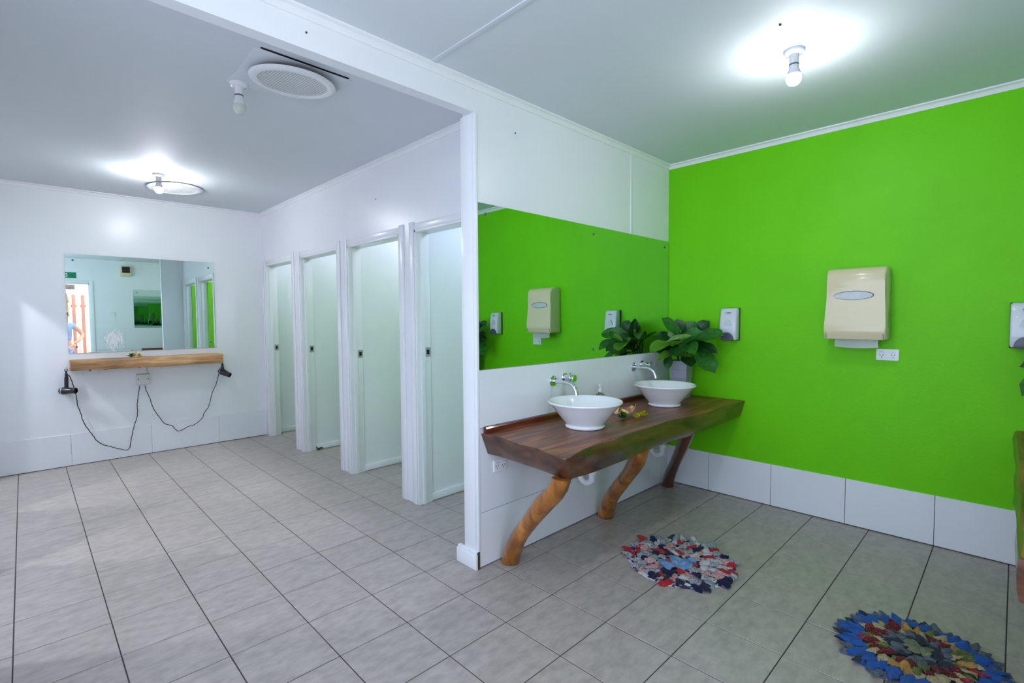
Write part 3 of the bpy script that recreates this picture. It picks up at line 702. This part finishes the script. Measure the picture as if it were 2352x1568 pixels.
def oval(y, z, a, b2, x, n=40): return [(y+a*math.cos(2*PI*k/n), z+b2*math.sin(2*PI*k/n)) for k in range(n)]
bm = bmesh.new(); extrude_poly(bm, oval(-1.372, 1.557, .108, .029, 0), 'x', -.1525, -.140); o = obj('window_rim', bm, M['dgrey'], t); o['label'] = 'dark rim of the oval window'
bm = bmesh.new(); extrude_poly(bm, oval(-1.370, 1.5555, .103, .0255, 0), 'x', -.1540, -.142); o = obj('window', bm, M['silverglass'], t); o['label'] = 'grey oval window'
bm = B((-.120, -.086, ya-.0035, ya+.004, 1.345, 1.44), bev=.0008); bmesh.ops.delete(bm, geom=[], context='VERTS'); bm.free()
bm = bmesh.new(); tube(bm, [(-.072, ya-.0002, 1.46), (-.079, ya-.0008, 1.40), (-.086, ya-.0002, 1.345)], .0032, seg=8); obj('key_slot', bm, M['dgrey'], t)
bm = bmesh.new(); r = []
for i in range(9):
    k = i/8; y = -1.502+.235*k
    r.append([bm.verts.new((-.10-.01*math.sin(k*7), y, 1.285)), bm.verts.new((-.112-.006*math.sin(k*9), y+.002, 1.25)), bm.verts.new((-.108-.008*math.sin(k*6+1), y-.003*(.5-k), 1.222-.008*math.sin(k*PI)))])
for a, b in zip(r, r[1:]):
    for k in range(2): bm.faces.new((a[k], b[k], b[k+1], a[k+1]))
bmesh.ops.solidify(bm, geom=bm.faces[:], thickness=.002); o = obj('paper_towel', bm, M['paper'], t); o['label'] = 'white sheet of paper towel'
for y in (ya+.012, yb-.012):
    bm = bmesh.new(); tube(bm, [(-.1645, y, 1.312), (-.151, y, 1.276)], .0016, seg=6); obj('seam', bm, M['dgrey'], t)

def soap_dispenser(label, yc):
    t = thing('soap_dispenser', label, 'dispenser', (0, yc, 1.24), 'soap dispensers on the green wall')
    y0, y1 = yc-.062, yc+.062
    obj('backplate', B((-.012, 0, y0-.002, y1+.002, 1.24, 1.494), bev=.003), M['black'], t)
    bm = bmesh.new(); P2 = [(-.012, 1.242), (-.012, 1.493), (-.066, 1.488), (-.078, 1.476), (-.088, 1.40), (-.093, 1.32), (-.090, 1.262), (-.084, 1.246)]
    extrude_poly(bm, P2, 'y', y0, y1, bev=.010)
    for v in bm.verts:
        k = (v.co.y-yc)/.062; v.co.x += .008*k*k*min(1, -v.co.x/.06)
    cv = obj('cover', bm, M['lgrey'], t, ang=50)
    bm = bmesh.new(); n = 24; pts = [(yc+.047*math.cos(PI*k/n), 1.246+.058*math.sin(PI*k/n)) for k in range(n+1)]+[(yc-.03, 1.238), (yc+.03, 1.238)]
    extrude_poly(bm, pts, 'x', -.101, -.07, bev=.006); o = obj('push_button', bm, M['dgrey'], cv); o['label'] = 'dark grey rounded push button'
    # wave-shaped sight window
    bm = bmesh.new(); pts = [(yc+.022*math.cos(a)*(1 if math.sin(a) > 0 else 1.25), 1.365+(.040 if math.sin(a) > 0 else .012)*math.sin(a)) for a in [2*PI*k/28 for k in range(28)]]
    extrude_poly(bm, pts, 'x', -.0915, -.08); o = obj('sight_window', bm, M['silverglass'], cv); o['label'] = 'translucent grey sight window'
    bm = bmesh.new(); extrude_poly(bm, [(yc+.016, 1.4515), (yc+.011, 1.4515), (yc+.0135, 1.4585)], 'x', -.0838, -.078)
    for k in range(5): box(bm, -.0838, -.078, yc+.005-k*.0055-.0035, yc+.005-k*.0055, 1.4515, 1.4515+(.007, .0055, .0055, .0055, .007)[k])
    o = obj('print_mark', bm, M['dgrey'], cv, smooth=False); o['label'] = 'small illegible dark print'
    return t
soap_dispenser('pale grey soap dispenser on the green wall, touched by the plant leaves', -.545)
soap_dispenser('pale grey soap dispenser on the green wall, cut by the frame edge', -2.15)

def outlet(label, origin, u, n, w, h, sockets, cat='outlet'):
    """plate at origin; u = across, n = out of the wall"""
    o0 = Vector(origin); u = Vector(u); n = Vector(n); zz = Vector((0, 0, 1))
    t = thing('power_outlet' if cat == 'outlet' else 'light_switch', label, cat, o0)
    def pbox(a0, a1, b0, b1, c0, c1, bev=0.):
        bm = bmesh.new(); ps = [o0+u*a+zz*b+n*c for a in (a0, a1) for b in (b0, b1) for c in (c0, c1)]
        vs = [bm.verts.new(p) for p in ps]
        fs = [bm.faces.new([vs[i] for i in q]) for q in ((0, 1, 3, 2), (4, 6, 7, 5), (0, 4, 5, 1), (2, 3, 7, 6), (0, 2, 6, 4), (1, 5, 7, 3))]
        if bev: bmesh.ops.bevel(bm, geom=bm.edges[:], offset=bev, segments=2, affect='EDGES')
        return bm
    pl = obj('plate', pbox(-w/2, w/2, -h/2, h/2, 0, .009, .003), M['wplastic'], t)
    for a in sockets:
        obj('rocker_switch', pbox(a-.011, a+.011, h*.2, h*.2+.009, .008, .012, .001), M['lgrey'], pl)
        if cat == 'outlet':
            bm = bmesh.new()
            for da, db, ang in ((-.008, -.002, .5), (.008, -.002, -.5), (0, -.016, 0)):
                vs = []
                for c in (.0085, .0095):
                    for k in ((-.0014, -.0045), (.0014, -.0045), (.0014, .0045), (-.0014, .0045)):
                        q = (k[0]*math.cos(ang)-k[1]*math.sin(ang), k[0]*math.sin(ang)+k[1]*math.cos(ang)); vs.append(bm.verts.new(o0+u*(a+da+q[0])+zz*(db+q[1])+n*c))
                bm.faces.new(vs[:4]); bm.faces.new(vs[4:])
                for k in range(4): bm.faces.new((vs[k], vs[(k+1) % 4], vs[4+(k+1) % 4], vs[4+k]))
            obj('socket_slots', bm, M['dark'], pl, smooth=False)
    return t
outlet('white double power outlet on the green wall below the towel dispenser', (0, -1.535, 1.173), (0, -1, 0), (-1, 0, 0), .118, .072, (-.03, .03))
outlet('white double power outlet beneath the near end of the counter', (-2.008, -.009, .568), (1, 0, 0), (0, -1, 0), .10, .072, (-.025, .025))
outlet('small white light switch beside the doorway, seen in the back mirror', (-2.6, YN, 1.57), (-1, 0, 0), (0, 1, 0), .08, .115, (0,), 'switch')

# ------------------------------------------------------------ shelf, brackets, junction box, hair dryers
t = thing('wall_shelf', 'narrow pale wooden shelf under the back mirror', 'shelf', (-3.01, YF, .95))
bm = bmesh.new(); n = 14; r2 = random.Random(5); rows = []
for i in range(n+1):
    x = -3.664+(1.298)*i/n; f = YF-.20+r2.uniform(-.006, .006); zt = 1.046+r2.uniform(-.002, .002); zb = .947-.006*i/n+r2.uniform(-.004, .004)
    rows.append([bm.verts.new((x, YF, zt)), bm.verts.new((x, f+.012, zt)), bm.verts.new((x, f, zt-.014)), bm.verts.new((x, f+.004, zb+.01)), bm.verts.new((x, f+.015, zb)), bm.verts.new((x, YF, zb))])
for a, b in zip(rows, rows[1:]):
    for k in range(6): bm.faces.new((a[k], b[k], b[(k+1) % 6], a[(k+1) % 6]))
bm.faces.new(rows[0]); bm.faces.new(rows[-1][::-1])
obj('plank', bm, M['pine'], t, ang=50)
for x0, x1, z0 in ((-3.565, -3.45, .885), (-2.92, -2.585, .905)):
    obj('mounting_batten', B((x0, x1, YF-.02, YF, z0, .95), bev=.002), M['trimw'], t)
for x in (-3.52, -3.40, -3.13):
    bm = bmesh.new(); lathe(bm, [(.008, .938), (.009, .942), (.009, .952)], c=(x, YF-.15, 0), seg=10); obj('bolt_head', bm, M['rust'], t)
def hook(x, y, z, parent):
    bm = bmesh.new(); tube(bm, spline([(x, y+.045, z+.012), (x, y+.01, z+.012), (x, y-.008, z), (x, y-.002, z-.016), (x, y+.008, z-.012)], 5), .0025, seg=8); obj('hook', bm, M['steel'], parent)
hook(-3.69, YF-.055, .962, t); hook(-2.345, YF-.055, .962, t)
t = thing('junction_box', 'pale grey electrical box with two hair dryer cords under the shelf', 'electrical box', (-3.086, YF, .73))
obj('housing', B((-3.142, -3.03, YF-.045, YF, .752, .868), bev=.004), M['boxgrey'], t)
obj('lid_seam', B((-3.1425, -3.0295, YF-.046, YF-.03, .857, .861)), M['dgrey'], t, smooth=False)
for x in (-3.128, -3.045):
    bm = bmesh.new(); lathe(bm, [(.006, 0), (.006, .003)], c=(x, YF-.045, .81), M4=Matrix.Rotation(R(90), 4, 'X'), seg=10); obj('box_screw', bm, M['dgrey'], t)
for x in (-3.118, -3.07):
    bm = bmesh.new(); lathe(bm, [(.009, .736), (.009, .754)], c=(x, YF-.022, 0), seg=12); obj('cable_gland', bm, M['lgrey'], t)
bm = bmesh.new(); tube(bm, [(-3.045, YF-.012, .866), (-3.047, YF-.012, .95)], .006, seg=10); obj('conduit', bm, M['boxgrey'], t)

CORD_L = [(-3.667, .892), (-3.651, .835), (-3.636, .765), (-3.623, .687), (-3.617, .598), (-3.599, .531), (-3.578, .422), (-3.529, .316), (-3.483, .221), (-3.434, .171), (-3.376, .143), (-3.325, .112), (-3.236, .08), (-3.212, .177), (-3.183, .319), (-3.148, .434), (-3.145, .546), (-3.13, .673), (-3.119, .732)]
CORD_R = [(-3.07, .732), (-3.063, .683), (-3.035, .593), (-3.016, .503), (-2.976, .418), (-2.921, .317), (-2.878, .288), (-2.845, .269), (-2.787, .203), (-2.689, .244), (-2.65, .247), (-2.564, .309), (-2.538, .366), (-2.491, .444), (-2.458, .581), (-2.409, .689), (-2.367, .836), (-2.348, .91)]
def dryer(label, hx, hz, flip, cord, handle_to, nozzle_dir):
    y = YF-.062; t = thing('hair_dryer', label, 'hair dryer', (hx, YF-.06, hz), 'hair dryers hanging from the shelf ends')
    hb = Vector(handle_to)
    # handle hangs from the hook loop
    bm = bmesh.new(); P = [Vector((hx, y, hz-.02)), Vector((hx, y, hz-.05)), Vector((hx, y, hz-.09)), hb]
    tube(bm, spline(P, 4), [.007]*4+[.012]*4+[.016]*4+[.019], seg=12); obj('handle', bm, M['black'], t)
    bm = bmesh.new(); lathe(bm, [(.011, -.003), (.014, 0), (.011, .003), (.009, 0)], c=(hx, y, hz-.014), M4=Matrix.Rotation(R(90), 4, 'X'), seg=14, cap0=False, cap1=False); obj('hanging_loop', bm, M['black'], t)
    d = Vector(nozzle_dir).normalized(); q = d.to_track_quat('Z', 'Y').to_matrix().to_4x4()
    bm = bmesh.new(); lathe(bm, [(.012, -.058), (.028, -.052), (.036, -.034), (.037, -.010), (.033, .02), (.027, .052)], c=hb, M4=q, seg=24); br = obj('barrel', bm, M['black'], t, ang=60)
    bm = bmesh.new(); lathe(bm, [(.0275, .050), (.029, .054), (.028, .084), (.024, .086), (.022, .070)], c=hb, M4=q, seg=20); obj('nozzle', bm, M['black'], br)
    bm = bmesh.new(); lathe(bm, [(.0374, -.031), (.0378, -.028), (.0374, -.024)], c=hb, M4=q, seg=24, cap0=False, cap1=False); o = obj('trim_ring', bm, M['steel'], br); o['label'] = 'silver ring'
    pts = [(x, YF-.022 if abs(z-.732) < 1e-6 else YF-.036+.010*math.sin(i*1.7), z) for i, (x, z) in enumerate(cord)]
    if flip: pts = [(hx+.012, y, hz-.06)]+[(pts[k][0], y+.01, pts[k][2]) for k in range(0, 2)]+pts[2:]
    else: pts = pts[:-1]+[(hx+.004, y, hz-.05)]
    bm = bmesh.new(); P = spline(pts, 6); r2 = random.Random(4); P = [p+Vector((r2.uniform(-.002, .002), 0, r2.uniform(-.002, .002))) for p in P]
    tube(bm, P, .0036, seg=7); obj('cord', bm, M['cable'], t)
    return t
dryer('black hair dryer hanging at the shelf end away from the stalls', -3.69, .965, True, CORD_L, (-3.695, YF-.064, .752), (1, -.75, -.02))
dryer('black hair dryer hanging at the shelf end nearest the toilet stalls', -2.343, .965, False, CORD_R, (-2.335, YF-.064, .82), (.75, -.9, -.5))
g = 'blossoms on the shelf'
blossom('yellow_flower', 'yellow blossom on the shelf in front of the peach flower', 'flower', 'yellow', (-3.125, YF-.145, 1.05), 8, g, (0, 0), 2)
blossom('green_sprig', 'yellow-green sprig lying on the wooden shelf', 'leaf sprig', 'sprig', (-3.19, YF-.14, 1.05), 9, g, (0, 0), 2)
blossom('frangipani_flower', 'peach blossom standing up on the wooden shelf', 'flower', 'peach', (-3.145, YF-.10, 1.065), 5, g, (.9, .1))

# ------------------------------------------------------------ ceiling lamps
def lamp(label, x, y, m, top=H, tilt=0., lit=True):
    t = thing('ceiling_lamp', label, 'lamp', (x, y, top), 'bare bulb lamps on the ceiling')
    def L(prof, mm, nm, seg=28):
        bm = bmesh.new(); lathe(bm, [(r, -z) for r, z in prof], c=(x, y, top), seg=seg); return obj(nm, bm, mm, t, ang=50)
    L([(.046, 0), (.046, .008), (.040, .020), (.026, .024)], M['wplastic'], 'base')
    L([(.0215, .022), (.0205, .060), (.0215, .066)], M['wplastic'], 'holder')
    L([(.0218, .065), (.0225, .067), (.0225, .070), (.0218, .072)], M['dgrey'], 'collar')
    L([(.0205, .071), (.021, .086), (.026, .100), (.0308, .117)], M['wplastic'], 'bulb_cap')
    L([(.0306, .1165), (.0322, .123), (.0325, .134), (.029, .150), (.019, .161), (.006, .166)], m, 'bulb')
    bm = bmesh.new(); lathe(bm, [(.004, 0), (.004, .0015)], c=(x+.032, y+.0, top-.0235), seg=8); obj('screw', bm, M['dgrey'], t)
    return t
lamp('lit bare bulb on the ceiling in front of the green wall', -1.262, -1.322, M['bulb'])
lamp('lit bare bulb on the ceiling near the back mirror wall', -3.071, 3.213, M['bulb_far'])
lamp('lit bare bulb on the ceiling above the viewpoint', -3.45, -1.32, M['bulb_near'])
lamp('unlit bare bulb on the ceiling beside the round vent', -3.086, .88, M['bulb_off'])
for (a, b) in PITCH_EDGES: lamp('bare bulb lighting a toilet stall, hidden above its doorway', -.95, (a+b)/2+.02, M['bulb_stall_blue' if a < 1 else 'bulb_stall'])
for (a, b) in SHOWERS: lamp('bare bulb lighting a cubicle beyond the frame', -4.95, (a+b)/2, M['bulb_shower'])

# ------------------------------------------------------------ round ceiling vents
def vent(label, x, y, r, tilt, drop):
    t = thing('ceiling_vent', label, 'vent', (x, y, H-drop), 'round ceiling vents'); t.rotation_euler = tilt
    ri = r*.8
    bm = bmesh.new(); lathe(bm, [(ri, -.002), (ri, -.012), (ri+.006, -.017), (r-.012, -.015), (r, -.006), (r, 0)], seg=64, cap0=False, cap1=False)
    obj('rim', bm, M['trimw'], t, world=False, ang=50)
    bm = bmesh.new(); lathe(bm, [(r-.03, -.001), (r-.03, drop+.0005 if not tilt[0] > .03 else .012)], seg=48); obj('backing', bm, M['dark'], t, world=False)
    bm = bmesh.new(); p = .0132; w = .0044
    for ang in (30, 150):
        a = R(ang); u = Vector((math.cos(a), math.sin(a), 0)); v = Vector((-u.y, u.x, 0)); k = -int(ri/p)-1
        while k*p < ri:
            c = (k+(.0))*p; k += 1
            if abs(c) >= ri: continue
            h = math.sqrt(ri*ri-c*c)+.002; z0 = -.0095+.0002*ang/30
            q = [v*c+u*sx*h+v*sy*w/2 for sx, sy in ((-1, -1), (1, -1), (1, 1), (-1, 1))]
            A = [bm.verts.new(Vector((*e.xy, z0))) for e in q]; Bq = [bm.verts.new(Vector((*e.xy, z0+.0016))) for e in q]
            bm.faces.new(A); bm.faces.new(Bq[::-1])
            for i in range(4): bm.faces.new((A[i], Bq[i], Bq[(i+1) % 4], A[(i+1) % 4]))
    g_ = obj('grille', bm, M['trimw'], t, world=False, smooth=False); g_['label'] = 'perforated white mesh'
    return t
vent('round perforated vent on the ceiling close to the beam, slightly dropped', -2.90, .61, .212, (R(4.5), 0, 0), .026)
vent('round vent on the ceiling beside the lit bulb at the back', -2.875, 3.60, .225, (R(-1), R(-2), 0), .014)

# ------------------------------------------------------------ rag rugs
def rug_petal(name, l, w, seed, pointed=.0):
    r2 = random.Random(seed); bm = bmesh.new(); rows = []; n = 6; m = 5
    sk = r2.uniform(-.35, .35); fo = r2.uniform(-1, 1); cur = r2.uniform(.2, 1.2); ph = r2.uniform(0, 6)
    for i in range(n+1):
        t = i/n; hw = .5*w*((1-pointed)*(1-.35*(1-t))*math.sqrt(max(0, 1-max(0, (t-.6)/.42)**2)) + pointed*(1-t)**.8*1.15)+.001
        hw *= 1+.16*math.sin(5*t+ph)
        rows.append([bm.verts.new((l*t+.05*math.sin(3*k+ph)*t, hw*s+sk*t*t*w*.5, .004+.017*math.sin(PI*(t*.75+.15))*(1-.6*s*s)+.010*fo*s*t+.012*cur*max(0, t-.6)*2+r2.uniform(-.003, .003))) for k, s in enumerate([k/m*2-1 for k in range(m+1)])])
    for a, b in zip(rows, rows[1:]):
        for k in range(m): bm.faces.new((a[k], a[k+1], b[k+1], b[k]))
    bmesh.ops.solidify(bm, geom=bm.faces[:], thickness=.003); bmesh.ops.recalc_face_normals(bm, faces=bm.faces)
    me = bpy.data.meshes.new(name); bm.to_mesh(me); bm.free(); me.materials.append(CL['white']); finish(me, ang=50); return me
ROUND = [rug_petal('petal', 1, 1, s) for s in range(8)]; POINT = [rug_petal('petal', 1, 1, s+9, .65) for s in range(8)]
def put_petal(t, meshes, ang, rad, l, w, z, m, r2, tilt=.12, hs=1., yj=.3):
    o = bpy.data.objects.new('petal', r2.choice(meshes)); COL.objects.link(o); o.parent = t
    o.material_slots[0].link = 'OBJECT'; o.material_slots[0].material = m
    o.location = (rad*math.cos(ang), rad*math.sin(ang), z); o.scale = (l, w, hs*r2.uniform(.8, 1.5))
    o.rotation_euler = (r2.uniform(-.16, .16), tilt+r2.uniform(-.12, .1), ang+r2.uniform(-yj, yj)); return o
r2 = random.Random(21)
t = thing('rag_rug', 'round red, white and navy rag rug on the tiles before the basin counter', 'rug', (-1.288, -.775, 0), 'round rag rugs on the floor')
bm = bmesh.new(); lathe(bm, [(.30, .0005), (.30, .004)], seg=40); obj('backing', bm, CL['whitenavy'], t, world=False)
pal = ['whitered']*5+['whitenavy']*5+['white']*4+['red']*4+['navy']*4+['greygreen']*1
for rg, (rad, cnt) in enumerate(((.258, 36), (.212, 32), (.165, 27), (.118, 20), (.07, 14), (.025, 7))):
    for k in range(cnt):
        a = 2*PI*k/cnt+rg*.37+r2.uniform(-.05, .05); cc = r2.choice(pal)
        if rg < 2 and .2 < a % (2*PI) < 1.4 and r2.random() < .6: cc = 'greygreen'
        put_petal(t, ROUND, a, rad+r2.uniform(-.02, .018), r2.uniform(.045, .085), r2.uniform(.034, .068), .004+rg*.003, CL[cc], r2, .14, 1.2, .75)
# one crumpled light blue cloth lying over the petals
bm = bmesh.new(); r3 = random.Random(8); rows = []
for i in range(11):
    rows.append([])
    for k in range(7):
        u, v = i/10*2-1, k/6*2-1; q = math.sqrt(max(0, 1-.55*u*u*v*v))
        x, y = .105*u*q*(1+.10*math.sin(5*v)), .058*v*q*(1+.12*math.sin(4*u+1))
        ca, sa = math.cos(R(-38)), math.sin(R(-38))
        rows[-1].append(bm.verts.new((-.095+x*ca-y*sa, -.04+x*sa+y*ca, .050+.010*math.sin(6*u+2*v)+r3.uniform(-.004, .004)-.012*(u*u+v*v)*.6)))
for a_, b_ in zip(rows, rows[1:]):
    for k in range(6): bm.faces.new((a_[k], a_[k+1], b_[k+1], b_[k]))
bmesh.ops.solidify(bm, geom=bm.faces[:], thickness=.003)
o = obj('cloth_patch', bm, CL['ltblue'], t, world=False, ang=60); o['label'] = 'crumpled light blue cloth patch'
t = thing('rag_rug', 'round blue-edged floral rag rug on the tiles near the frame bottom', 'rug', (-1.356, -1.864, 0), 'round rag rugs on the floor')
bm = bmesh.new(); lathe(bm, [(.27, .0005), (.27, .004)], seg=40); obj('backing', bm, CL['slate'], t, world=False)
def ring(rad, cnt, l, w, z, cols, meshes, tilt=.12, jit=.006, hs=1.):
    for k in range(cnt):
        put_petal(t, meshes, 2*PI*k/cnt+rad*9, rad+r2.uniform(-jit, jit), l*r2.uniform(.9, 1.12), w*r2.uniform(.9, 1.1), z, CL[r2.choice(cols)], r2, tilt, hs)
ring(.235, 36, .062, .052, .002, ['slate', 'slate', 'dslate'], POINT)
ring(.205, 30, .075, .062, .006, ['blue'], POINT); ring(.185, 30, .07, .06, .010, ['blue'], POINT)
ring(.150, 26, .062, .046, .014, ['orange', 'cream', 'leafy', 'red', 'cream'], POINT); ring(.125, 24, .058, .044, .018, ['cream', 'leafy', 'maroon', 'orange'], POINT)
ring(.100, 20, .055, .042, .020, ['cream', 'maroon', 'maroon', 'leafy'], POINT)
ring(.075, 16, .05, .046, .023, ['slate', 'slate', 'dslate'], ROUND); ring(.045, 11, .045, .045, .026, ['slate', 'dslate', 'dslate'], ROUND)
ring(.004, 6, .052, .05, .030, ['palegreen'], ROUND)

# ------------------------------------------------------------ front wall: exit sign, switchboard
t = thing('exit_sign', 'green exit sign over the doorway, seen reversed in the back mirror', 'sign', (-3.35, YN, 2.31))
obj('sign_panel', B((-3.66, -3.16, YN, YN+.012, 2.305, 2.42), bev=.002), M['exit'], t)
cu = bpy.data.curves.new('exit_text', 'FONT'); cu.body = 'EXIT'; cu.size = .105; cu.extrude = .0015; cu.align_x = 'LEFT'
fo = bpy.data.objects.new('exit_text', cu); COL.objects.link(fo); bpy.context.view_layer.update()
me = bpy.data.meshes.new_from_object(fo.evaluated_get(bpy.context.evaluated_depsgraph_get())); bpy.data.objects.remove(fo); bpy.data.curves.remove(cu)
me.materials.append(M['ewhite']); lo = bpy.data.objects.new('lettering', me); COL.objects.link(lo); lo.parent = t; lo['label'] = 'white letters EXIT'
lo.matrix_local = Matrix(((-1, 0, 0, .065), (0, 0, 1, .0135), (0, 1, 0, .012), (0, 0, 0, 1)))
t = thing('switchboard', 'cream switchboard box with dark window high beside the opposite mirror', 'electrical box', (-2.345, YN, 2.39))
obj('housing', B((-2.44, -2.25, YN, YN+.07, 2.385, 2.605), bev=.008), M['beige'], t)
o = obj('window', B((-2.415, -2.275, YN+.066, YN+.076, 2.455, 2.585), bev=.003), M['black'], t); o['label'] = 'dark smoked window'

# ------------------------------------------------------------ outside the doorway
struct('ground', B((-14, 8, -14, YN-.1, -.16, -.04)), M['ground'])
t = thing('slat_screen', 'pink and white vertical slat screen outdoors, reflected in the back mirror', 'screen', (-3.2, -5, -.04), )
for k in range(26):
    x = -4.4+k*.085; bm = bmesh.new(); box(bm, x, x+.066, -5.02, -4.995, -.04, 2.06+.01*math.sin(k*2.1), bev=.003); obj('slat', bm, M['slat'] if k % 2 else M['slat2'], t)
for zz in (.25, 1.75): obj('rail', B((-4.4, -2.19, -5.05, -5.02, zz, zz+.07), bev=.003), M['slat2'], t)
t = thing('hanging_board', 'brown board hanging outside above the person, reflected in the back mirror', 'board', (-3.35, -3.9, 2.12))
obj('board', B((-3.75, -3.12, -3.92, -3.9, 2.13, 2.235), bev=.003), M['brownsign'], t)
for x in (-3.7, -3.17):
    bm = bmesh.new(); tube(bm, [(x, -3.91, 2.235), (x, -3.91, 2.66)], .005, seg=6); obj('hanger', bm, M['steel'], t)
struct('trim_%d' % n_trim, B((-5, 0, -3.98, -3.84, 2.66, 2.78)), M['trimw']); n_trim += 1
t = thing('thatch_post', 'straw-wrapped post outside behind the person, reflected in the back mirror', 'post', (-3.42, -4.5, -.04))
bm = bmesh.new(); lathe(bm, [(.10, -.04), (.12, .3), (.11, 1.2), (.15, 1.7), (.12, 2.1)], c=(-3.36, -4.5, 0), seg=16); obj('post', bm, M['thatch'], t)
for k in range(3):
    bm = bmesh.new(); lathe(bm, [(.125+.01*k, 1.2+.32*k), (.165, 1.24+.32*k), (.13, 1.42+.32*k)], c=(-3.36, -4.5, 0), seg=16); obj('straw_band', bm, M['thatch'], t)

# person standing outside, arm bent
def skin_body(name, verts, edges, radii, m, parent, sub=2):
    me = bpy.data.meshes.new(name); me.from_pydata(verts, edges, []); o = bpy.data.objects.new(name, me); COL.objects.link(o)
    md = o.modifiers.new('skin', 'SKIN'); md.use_smooth_shade = True
    for i, r in enumerate(radii): me.skin_vertices[0].data[i].radius = (r if isinstance(r, tuple) else (r, r))
    me.skin_vertices[0].data[0].use_root = True
    o.modifiers.new('sub', 'SUBSURF').levels = sub
    bpy.context.view_layer.update()
    m2 = bpy.data.meshes.new_from_object(o.evaluated_get(bpy.context.evaluated_depsgraph_get())); bpy.data.objects.remove(o)
    m2.materials.append(m); m2.polygons.foreach_set('use_smooth', [True]*len(m2.polygons))
    o = bpy.data.objects.new(name, m2); COL.objects.link(o)
    if parent: o.parent = parent
    return o
PX, PY = -3.36, -3.72
per = thing('person', 'person in grey-blue top and blue shorts outside the doorway, one arm bent', 'person', (PX, PY, -.04))
V = [(0, 0, .90), (0, 0, 1.05), (0, .01, 1.22), (0, 0, 1.36), (0, 0, 1.42), (0, .01, 1.49), (0, .02, 1.57), (0, .015, 1.64),      # pelvis..head 0-7
     (.16, 0, 1.37), (.29, -.05, 1.24), (.33, -.02, 1.14), (.24, .12, 1.03), (.17, .17, .97),                               # right arm 8-12 (bent)
     (-.16, 0, 1.37), (-.21, -.02, 1.12), (-.22, .06, .92), (-.22, .09, .84),                                             # left arm 13-16
     (.09, 0, .82), (.10, .01, .48), (.10, -.02, .10), (.10, .10, .04), (-.09, 0, .82), (-.10, .01, .48), (-.10, -.02, .10), (-.10, .10, .04)]
Ed = [(0, 1), (1, 2), (2, 3), (3, 4), (4, 5), (5, 6), (6, 7), (3, 8), (8, 9), (9, 10), (10, 11), (11, 12), (3, 13), (13, 14), (14, 15), (15, 16), (0, 17), (17, 18), (18, 19), (19, 20), (0, 21), (21, 22), (22, 23), (23, 24)]
Ra = [(.15, .11), (.13, .10), (.15, .105), (.14, .09), .055, .06, .085, .07, .06, .045, .04, .034, .03, .06, .043, .034, .03, .085, .055, .04, .035, .085, .055, .04, .035]
skin_body('body', V, Ed, Ra, M['skin'], per)
skin_body('top', [(0, 0, .98), (0, 0, 1.1), (0, .01, 1.22), (0, 0, 1.35), (.15, 0, 1.365), (-.15, 0, 1.365), (.215, -.02, 1.31), (-.185, -.01, 1.25)], [(0, 1), (1, 2), (2, 3), (3, 4), (3, 5), (4, 6), (5, 7)], [(.155, .125), (.148, .115), (.165, .12), (.155, .105), .075, .075, .066, .066], M['shirt'], per)
skin_body('shorts', [(0, 0, .97), (0, 0, .88), (.09, 0, .78), (.1, 0, .60), (-.09, 0, .78), (-.1, 0, .60)], [(0, 1), (1, 2), (2, 3), (1, 4), (4, 5)], [(.16, .125), (.165, .13), .105, .09, .105, .09], M['shorts'], per)
bm = bmesh.new(); bmesh.ops.create_uvsphere(bm, u_segments=20, v_segments=12, radius=.098, matrix=Matrix.Translation((0, -.012, 1.625)))
for v in list(bm.verts):
    if v.co.y > .045 and v.co.z < 1.66 or v.co.z < 1.53: bm.verts.remove(v)
obj('hair', bm, M['hair'], per, world=False)
for s in (-1, 1):
    bm = bmesh.new(); bmesh.ops.create_icosphere(bm, subdivisions=2, radius=.011, matrix=Matrix.Translation((.032*s, .092, 1.60))); obj('eye', bm, M['black'], per, world=False)
bm = bmesh.new(); bmesh.ops.create_icosphere(bm, subdivisions=2, radius=.016, matrix=Matrix.Translation((0, .108, 1.565)) @ Matrix.Diagonal((.8, 1, 1.3, 1))); obj('nose', bm, M['skin'], per, world=False)
for side, (wx, wy, wz), dirv in ((1, (.17, .17, .97), Vector((-.45, .35, -.8))), (-1, (-.22, .09, .84), Vector((0, .2, -1)))):
    w = Vector((wx, wy, wz)); d = dirv.normalized(); acr = d.cross(Vector((0, 0, 1))).normalized() if abs(d.z) < .95 else Vector((0, 1, 0))
    V = [w, w+d*.05, w+d*.085]; E = [(0, 1), (1, 2)]; rr = [.026, .034, .034]
    for k, ln in ((-1.5, .055), (-.5, .07), (.5, .075), (1.5, .065)):
        i = len(V); V += [w+d*.09+acr*k*.017, w+d*(.09+ln*.55)+acr*k*.019, w+d*(.09+ln)+acr*k*.018+Vector((0, .012, 0))]; E += [(2, i), (i, i+1), (i+1, i+2)]; rr += [.010, .009, .008]
    i = len(V); V += [w+d*.04+acr*.04, w+d*.075+acr*.06]; E += [(1, i), (i, i+1)]; rr += [.012, .010]
    skin_body('hand', [tuple(v) for v in V], E, rr, M['skin'], per, 1)
